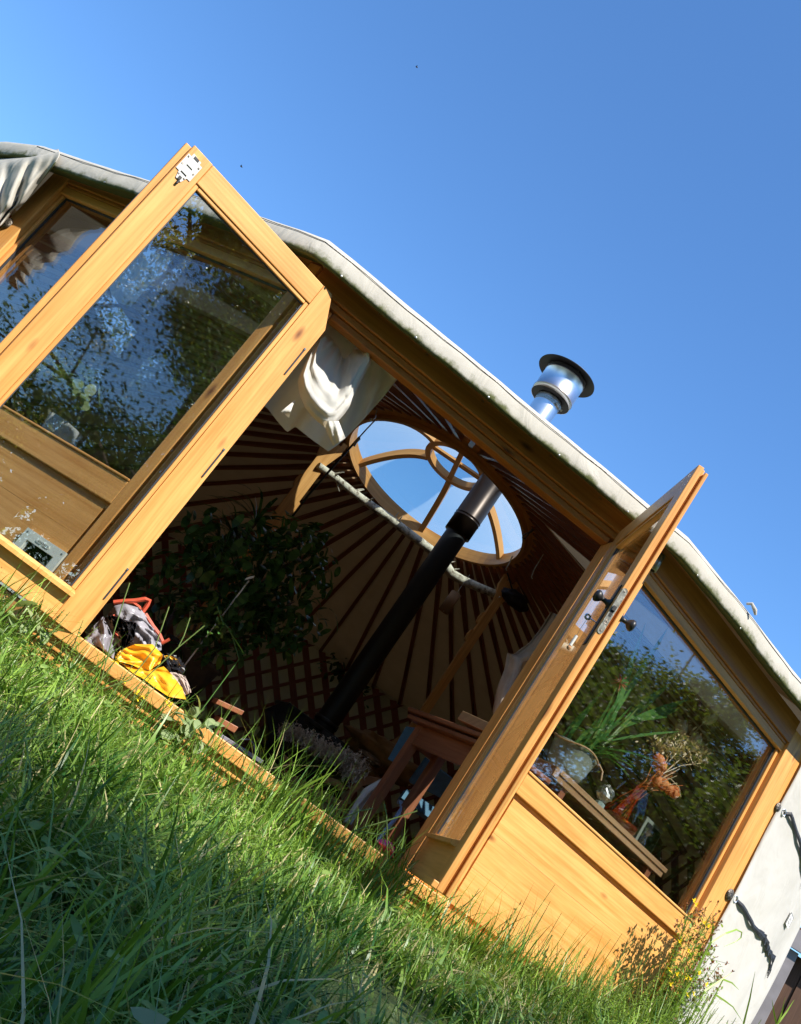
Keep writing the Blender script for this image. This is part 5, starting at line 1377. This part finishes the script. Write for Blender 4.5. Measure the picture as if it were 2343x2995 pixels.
for k in range(170):
    x = r2.uniform(-1.5, .95); o_ = -.08-abs(r2.gauss(0, .16))
    yy = 0 if x > -.93 else -(x+.93)*math.tan(GL)
    ft_ = Vector((x, yy+o_, ground_z(x, yy+o_)-.01)); herb(None, ft_, ft_+Vector((r2.gauss(0, .05), r2.gauss(0, .04), r2.uniform(.07, .25))), 20, r2.uniform(.022, .042), r2, mf, ms, .8, 'oval', r2.choice((.3, .45, .6)))
struct(mf.build('weeds', 'weed', rnd=True), 'stuff'); struct(ms.build('weed_stems', 'stem', rnd=True), 'stuff')
hb2 = thing('seed_spike_plant', 'cluster of yellow green spiked herbs in front of the right panel centre', 'plant', FRt.p(1.0, -.12, -.33)); mf, ms = MB(), MB()
for a, b_ in ((830, 930), (970, 950), (920, 1010), (820, 1000), (1030, 1080), (760, 960), (700, 990), (990, 1090), (880, 1080), (950, 1130), (1040, 1170), (850, 1130), (780, 1090)):
    tp = PP(a, b_, -.10+r2.uniform(-.06, .04)); herb(hb2, (tp.x+r2.gauss(-.03, .04), tp.y-.03, -.33), tp, 40, .020, r2, mf, ms, .7)
mf.build('foliage', 'weed', hb2, rnd=True); ms.build('stem', 'stem', hb2, rnd=True)
dn = thing('leafy_weed', 'large jagged dandelion like leaves at the left foot of the right panel', 'plant', FRt.p(.1, -.2, -.33)); mf, ms = MB(), MB()
for a, b_, L, d in ((110, 885, .14, (1, 0, .3)), (40, 910, .10, (.7, -.4, .1)), (180, 1050, .13, (.6, -.5, .4)), (60, 960, .11, (.3, -.6, .2)), (450, 930, .08, (.8, -.2, .3)), (120, 1220, .12, (.8, -.6, .1)), (40, 1180, .12, (-.3, -.7, .3)), (340, 1080, .09, (.3, -.6, .4)), (60, 1250, .11, (.5, -.5, .0))):
    q = PP(a-60, b_+40, -.2); mf.blade(q, d, L, L*.34, .35, 6, 0, 'oval'); ms.tube([(q.x, q.y, -.33), q], .002, 5)
mf.build('foliage', 'weed', dn, rnd=True); ms.build('stem', 'stem', dn, rnd=True)
# tall flowering grasses in front of the doorway
tg = thing('flowering_grass', 'tall seeding grass stems standing before the threshold', 'grass stems', (-.2, -.3, -.33)); mf, ms = MB(), MB()
stems = [((600, 1800, zb), None)]
for pts, off in (([(0, 1560), (700, 1330), (1030, 900), (1220, 345)], -.35), ([(600, 1600), (1000, 1220), (1350, 890), (1700, 600)], -.35), ([(1350, 880), (1420, 740), (1505, 490)], -.35), ([(300, 1350), (480, 680), (610, 260), (690, 20)], -.40)):
    P = [zb(*q, off) for q in pts]
    if pts[0] != (1350, 880): P = [Vector((P[0].x, off, -.33))]+P
    ms.tube(P, .0021, 5)
    for k in range(26):
        q = P[-2].lerp(P[-1], .35+.65*k/26); ms.blade(q, (P[-1]-P[-2]).normalized()+Vector((r2.gauss(0, .35), 0, r2.gauss(0, .35))), .014, .0045, 0, 2, 0, 'oval')
for pts, off in (([(720, 1900), (720, 1650), (715, 1500), (695, 1400)], -.45), ([(430, 1640), (700, 1560), (995, 1465)], -.4), ([(420, 1640), (640, 1680), (800, 1610)], -.42), ([(280, 1560), (450, 1470), (590, 1445)], -.42)):
    P = [z3(*q, off) for q in pts]; P = [Vector((P[0].x, off, -.33))]+P; ms.tube(P, .0022, 5)
    for k in range(22):
        q = P[-2].lerp(P[-1], k/22); ms.blade(q, (P[-1]-P[-2]).normalized()+Vector((r2.gauss(0, .4), 0, r2.gauss(0, .4))), .013, .0045, 0, 2, 0, 'oval')
ms.build('stem', 'stem', tg, rnd=True)
# one broad blade crossing the doorway
mb = MB(); a = z3(-180, 1330, -.5); b_ = z3(250, 1090, -.45); mb.blade(a, b_-a, (b_-a).length, .022, .05, 8, 0, 'lance', side=(0, -.5, 1)); mb.tube([Vector((a.x, a.y, -.33)), a], .003, 5)
tag(mb.build('grass_blade', 'grass', rnd=[.6]*len(mb.f)), 'single broad grass blade leaning in front of the sheepskin', 'grass blade')
# grasses before the right wall canvas
mb = MB()
for pts in (((700, 600), (860, 500), (980, 458), (1040, 490), (1030, 550), (960, 600), (840, 650)), ((620, 1150), (800, 1030), (930, 940)), ((1060, 1520), (1130, 1240), (1190, 930)), ((740, 1190), (860, 1270), (940, 1330), (1050, 1500)), ((830, 1020), (930, 1060), (1010, 1140)), ((1430, 1520), (1400, 1380), (1380, 1250)), ((1460, 1500), (1550, 1380), (1630, 1250)), ((1450, 1510), (1490, 1400), (1530, 1220)), ((690, 590), (715, 420), (712, 280))):
    off = -.2; P = [PW(*q, off) for q in pts]; rows = [[], []]
    for i, q in enumerate(P):
        d = (P[min(i+1, len(P)-1)]-P[max(i-1, 0)]).normalized(); s_ = d.cross(ray(2100, 2800)).normalized()*.0045*(1-(i/(len(P)-1))**2*.9); rows[0].append(q-s_); rows[1].append(q+s_)
    mb.grid(rows); mb.tube([Vector((P[0].x, P[0].y, -.36)), P[0]], .003, 5)
struct(mb.build('grass', 'grass', rnd=[.75]*len(mb.f)), 'stuff')
# fallen leaves
r2 = random.Random(71)
for i, (a, b_, y, L, lab) in enumerate(((820, 890, -.9, .05, 'withered clover head standing in the grass below the threshold'), (85, 1230, -1.9, .05, 'small russet fallen leaf in the shaded grass at far left'), (1030, 1660, -2.3, .045, 'curled buff fallen leaf in the grass at bottom centre'), (1090, 1710, -2.35, .05, 'flat pale fallen leaf beside the curled buff one'), (790, 560, -.13, .05, 'crumpled brown leaf resting on the threshold edge'), (310, 1060, -1.6, .035, 'tiny tan fallen leaf in the left grass'))):
    mb = MB(); c_ = zg(a, b_, y)
    for k in range(1 if i else 26): mb.blade(c_-Vector((L/2 if i else 0, 0, 0)), Vector((r2.gauss(.8 if i else 0, .4 if i else 1), r2.gauss(0, .6), r2.gauss(.25, .3))), L if i else .025, L*.55 if i else .006, .5, 5, 0, 'oval')
    tag(mb.build('fallen_leaf' if i else 'clover_head', 'fadedleaf', rnd=True), lab, 'leaf' if i else 'flower head')
mb = MB(); c_ = atz(520, 3035, -.19); mb.blade(c_+Vector((-.04, -.01, -.0)), Vector((1, .15, .12)), .085, .06, .25, 8, 0, 'oval'); mb.tube([Vector((c_.x, c_.y, -.34)), c_], .003, 6)
tag(mb.build('broad_leaf', 'paleleaf', smooth=True, rnd=[.4]*len(mb.f)), 'big round pale green leaf at the bottom edge of the grass', 'leaf')
# two insects in flight
for (a, b_, lab) in ((1219, 196, 'tiny dark insect high in the blue sky'), (706, 487, 'tiny insect in the sky beside the top of the left door leaf')):
    mb = MB(); c_ = at(a, b_, -1.2); blob(mb, c_, (.004, .002, .002), .1, 2, 1, 10, 6)
    for s in (-1, 1): mb.blade(c_, Vector((-.4, s*.8, .6)), .006, .003, 0, 3, 0, 'oval')
    tag(mb.build('insect', 'insect'), lab, 'insect')

# ================================================================== BACKGROUND: trees behind the camera (most seen in the glass, one added for shade), shed
def make_tree(name, label, loc, h, rad, nleaf, leaf_s, seed, mat, base=.28, group=None):
    r = random.Random(seed); root = thing(name, label, 'tree' if base > .1 else 'shrub', loc, group)
    mt = MB(); o = Vector(loc); limbs = []
    tr = [o, o+Vector((r.gauss(0, .1), r.gauss(0, .1), h*.3)), o+Vector((r.gauss(0, .25), r.gauss(0, .25), h*.62)), o+Vector((r.gauss(0, .3), r.gauss(0, .3), h*.92))]
    mt.tube(tr, [h*.026, h*.02, h*.012, h*.004], 10)
    for k in range(26):
        t = r.uniform(.16 if base > .1 else .04, .95); p = poly_at(tr, t); a = r.random()*6.283; el = r.uniform(.1, .9); L = rad*(1.15-.6*t)*r.uniform(.6, 1.1)
        e = p+Vector((math.cos(a)*L, math.sin(a)*L, L*el*.7)); m_ = p.lerp(e, .5)+Vector((0, 0, L*.08)); mt.tube([p, m_, e], [h*.011, h*.008, h*.003], 6); limbs += [m_, e]
        for kk in range(3):
            e2 = m_.lerp(e, r.random())+Vector((r.gauss(0, .3), r.gauss(0, .3), r.gauss(.1, .3)))*rad*.5; mt.tube([m_.lerp(e, .3), e2], [h*.005, h*.002], 5); limbs.append(e2)
    mt.build('trunk', 'bark', root, smooth=True)
    # crown: leaf clumps round the limb ends
    nn = nleaf; V = np.zeros((nn, 4, 3), dtype=np.float32); rv = np.zeros(nn, dtype=np.float32)
    rr_ = np.random.default_rng(seed)
    ci = rr_.integers(0, len(limbs), nn); cs = np.array([tuple(q) for q in limbs]); sg = rr_.uniform(.05, .125, len(limbs))*rad
    P = cs[ci]+rr_.normal(0, 1, (nn, 3))*sg[ci][:, None]*np.array([1, 1, .75])
    P[:, 2] = np.maximum(P[:, 2], o.z+h*base*.6)
    d = rr_.normal(0, 1, (nn, 3)); d[:, 2] -= .3; d /= np.linalg.norm(d, axis=1)[:, None]; s_ = np.cross(d, rr_.normal(0, 1, (nn, 3))); s_ /= np.linalg.norm(s_, axis=1)[:, None]
    L = (leaf_s*rr_.uniform(.6, 1.3, nn))[:, None]
    V[:, 0] = P; V[:, 1] = P+d*L*.5+s_*L*.24; V[:, 2] = P+d*L; V[:, 3] = P+d*L*.5-s_*L*.24
    me = bpy.data.meshes.new('crown'); me.vertices.add(nn*4); me.vertices.foreach_set('co', V.ravel()); me.loops.add(nn*4); me.loops.foreach_set('vertex_index', np.arange(nn*4, dtype=np.int32))
    me.polygons.add(nn); me.polygons.foreach_set('loop_start', np.arange(nn, dtype=np.int32)*4); me.update(calc_edges=True)
    cl = rr_.random(len(limbs)); rv = np.clip(cl[ci]*.6+rr_.random(nn)*.4, 0, 1)
    a_ = me.attributes.new('rnd', 'FLOAT', 'FACE'); a_.data.foreach_set('value', rv.astype(np.float32)); me.materials.append(M[mat])
    c_ = bpy.data.objects.new('crown', me); COL.objects.link(c_); put(c_, root); return root
TREES = [
    ('garden_tree', 'olive leaved tree mirrored in the glass of the open left door leaf', (3.7, -8.7, -.33), 9.0, 2.8, 70000, .085, 1, 'treeleaf2'),
    ('garden_tree', 'broad green tree behind the camera shading the near grass', (.3, -8.9, -.33), 9.0, 2.7, 60000, .09, 2, 'treeleaf'),
    ('garden_tree', 'dark tree mirrored at the outer side of the right window glass', (15.0, -.6, -.33), 5.6, 2.4, 75000, .085, 3, 'treeleaf'),
    ('garden_tree', 'tall dense tree mirrored across the middle of the right window', (14.0, -3.2, -.33), 5.9, 2.6, 75000, .085, 4, 'treeleaf'),
    ('garden_tree', 'tree mirrored beside the edge of the right door leaf in the right window', (12.5, -5.8, -.33), 5.6, 2.4, 75000, .085, 5, 'treeleaf2'),
    ('garden_tree', 'small tree mirrored in the lower corner of the left window', (-14.5, 1.2, -.33), 4.0, 1.7, 30000, .08, 6, 'treeleaf'),
    ('garden_tree', 'tree mirrored in the left window through the glass of the left door', (-12.5, -2.8, -.33), 6.4, 2.9, 60000, .085, 9, 'treeleaf'),
    ('garden_tree', 'broad tree standing behind the tree mirrored in the door glass', (7.5, -12.5, -.33), 8.0, 3.2, 50000, .11, 7, 'treeleaf'),
    ('garden_tree', 'slender tree mirrored at the left of the door glass', (1.7, -10.4, -.33), 8.2, 2.5, 60000, .09, 10, 'treeleaf2'),
    ('garden_tree', 'unseen leaning tree added close behind the camera on the left to shade the foreground grass', (-1.3, -6.9, -.33), 7.6, 2.8, 60000, .09, 15, 'treeleaf'),  # unseen tree, added to deepen shade and block sky over the near grass
    ('garden_shrub', 'rounded shrub under the olive tree mirrored low in the door glass', (4.9, -10.2, -.33), 3.6, 2.0, 36000, .085, 11, 'treeleaf'),
    ('garden_shrub', 'wide shrub at the foot of the slender tree mirrored in the door glass', (2.3, -11.6, -.33), 3.9, 2.3, 36000, .085, 12, 'treeleaf2'),
    ('garden_shrub', 'leafy shrub mirrored behind the flower pot in the right window', (11.4, -3.3, -.33), 4.4, 2.3, 60000, .085, 13, 'treeleaf'),
    ('garden_shrub', 'low dark shrub mirrored near the bottom of the right window', (12.4, -.9, -.33), 3.6, 2.0, 40000, .085, 14, 'treeleaf'),
    ('garden_tree', 'tree at the left back of the garden, mirrored behind the cat flap', (-3.6, -13.0, -.33), 6.5, 2.6, 12000, .13, 8, 'treeleaf2'),
]
for t in TREES: make_tree(t[0], t[1], t[2], t[3], t[4], t[5], t[6], t[7], t[8], .28 if t[0] == 'garden_tree' else .08)
# hedge closing the garden behind the trees
mb = MB(); r2 = random.Random(91)
for k in range(26000):
    a = r2.uniform(-3.4, .45); rr_ = r2.uniform(15.0, 16.8); q = Vector((CAM.x+2+rr_*math.cos(a), CAM.y+rr_*math.sin(a)*.9, -.33+(3.3+.7*nz((a*5, 0, 0)))*r2.random()**.9)); L = r2.uniform(.18, .34)
    mb.blade(q, Vector((r2.gauss(0, 1), r2.gauss(0, 1), r2.gauss(.2, 1))), L, L*.5, .3, 2, 0, 'oval')
struct(tag(mb.build('hedge', 'treeleaf', rnd=True), 'dense green hedge closing the garden behind the camera', 'hedge'), 'stuff')
# brown shed to the right behind the yurt
d0 = Vector((math.sin(R_(39.3)), math.cos(R_(39.3)), 0)); sc_ = CAM+d0*13.0; sc_.z = -.4
fsd = Fr(sc_, Vector((math.cos(R_(30)), -math.sin(R_(30)), 0)))
shed = thing('shed', 'dark brown timber shed with grey fascia beyond the right side of the yurt', 'shed', sc_)
mb = MB()
for k in range(26): mb.box(fsd, -1.6+k*.22, -1.6+k*.22+.212, .02*(k % 2), .08, 0, 2.18, axis=2)
mb.box(fsd, -1.6, 4.12, .1, 3.0, 0, 2.16); mb.build('wall', 'shedwood', shed)
mb = MB(); mb.box(fsd, -1.9, 4.4, -.16, -.12, 2.20, 2.42); mb.build('fascia', 'shedgrey', shed, bevel=.004)
mb = MB(); mb.prism(Fr(fsd.p(-1.9, -.119, 0), fsd.y, fsd.x), [(0, 2.40), (3.3, 2.75), (3.3, 2.80), (0, 2.45)], 0, 6.3); mb.build('roof', 'shedwood', shed)
mb = MB(); mb.box(fsd, -.12, .02, -.10, -.03, .0, 2.19, axis=2); mb.build('corner_post', 'shedgrey', shed, bevel=.004)
mb = MB(); mb.tube([fsd.p(-.28, -.10, 0), fsd.p(-.28, -.10, 2.19)], .045, 12); mb.build('downpipe', 'dark', shed, smooth=True)
mb = MB(); mb.box(fsd, -.52, -.38, -.10, -.03, .0, 2.19, axis=2); mb.build('corner_post', 'shedwood', shed, bevel=.004)
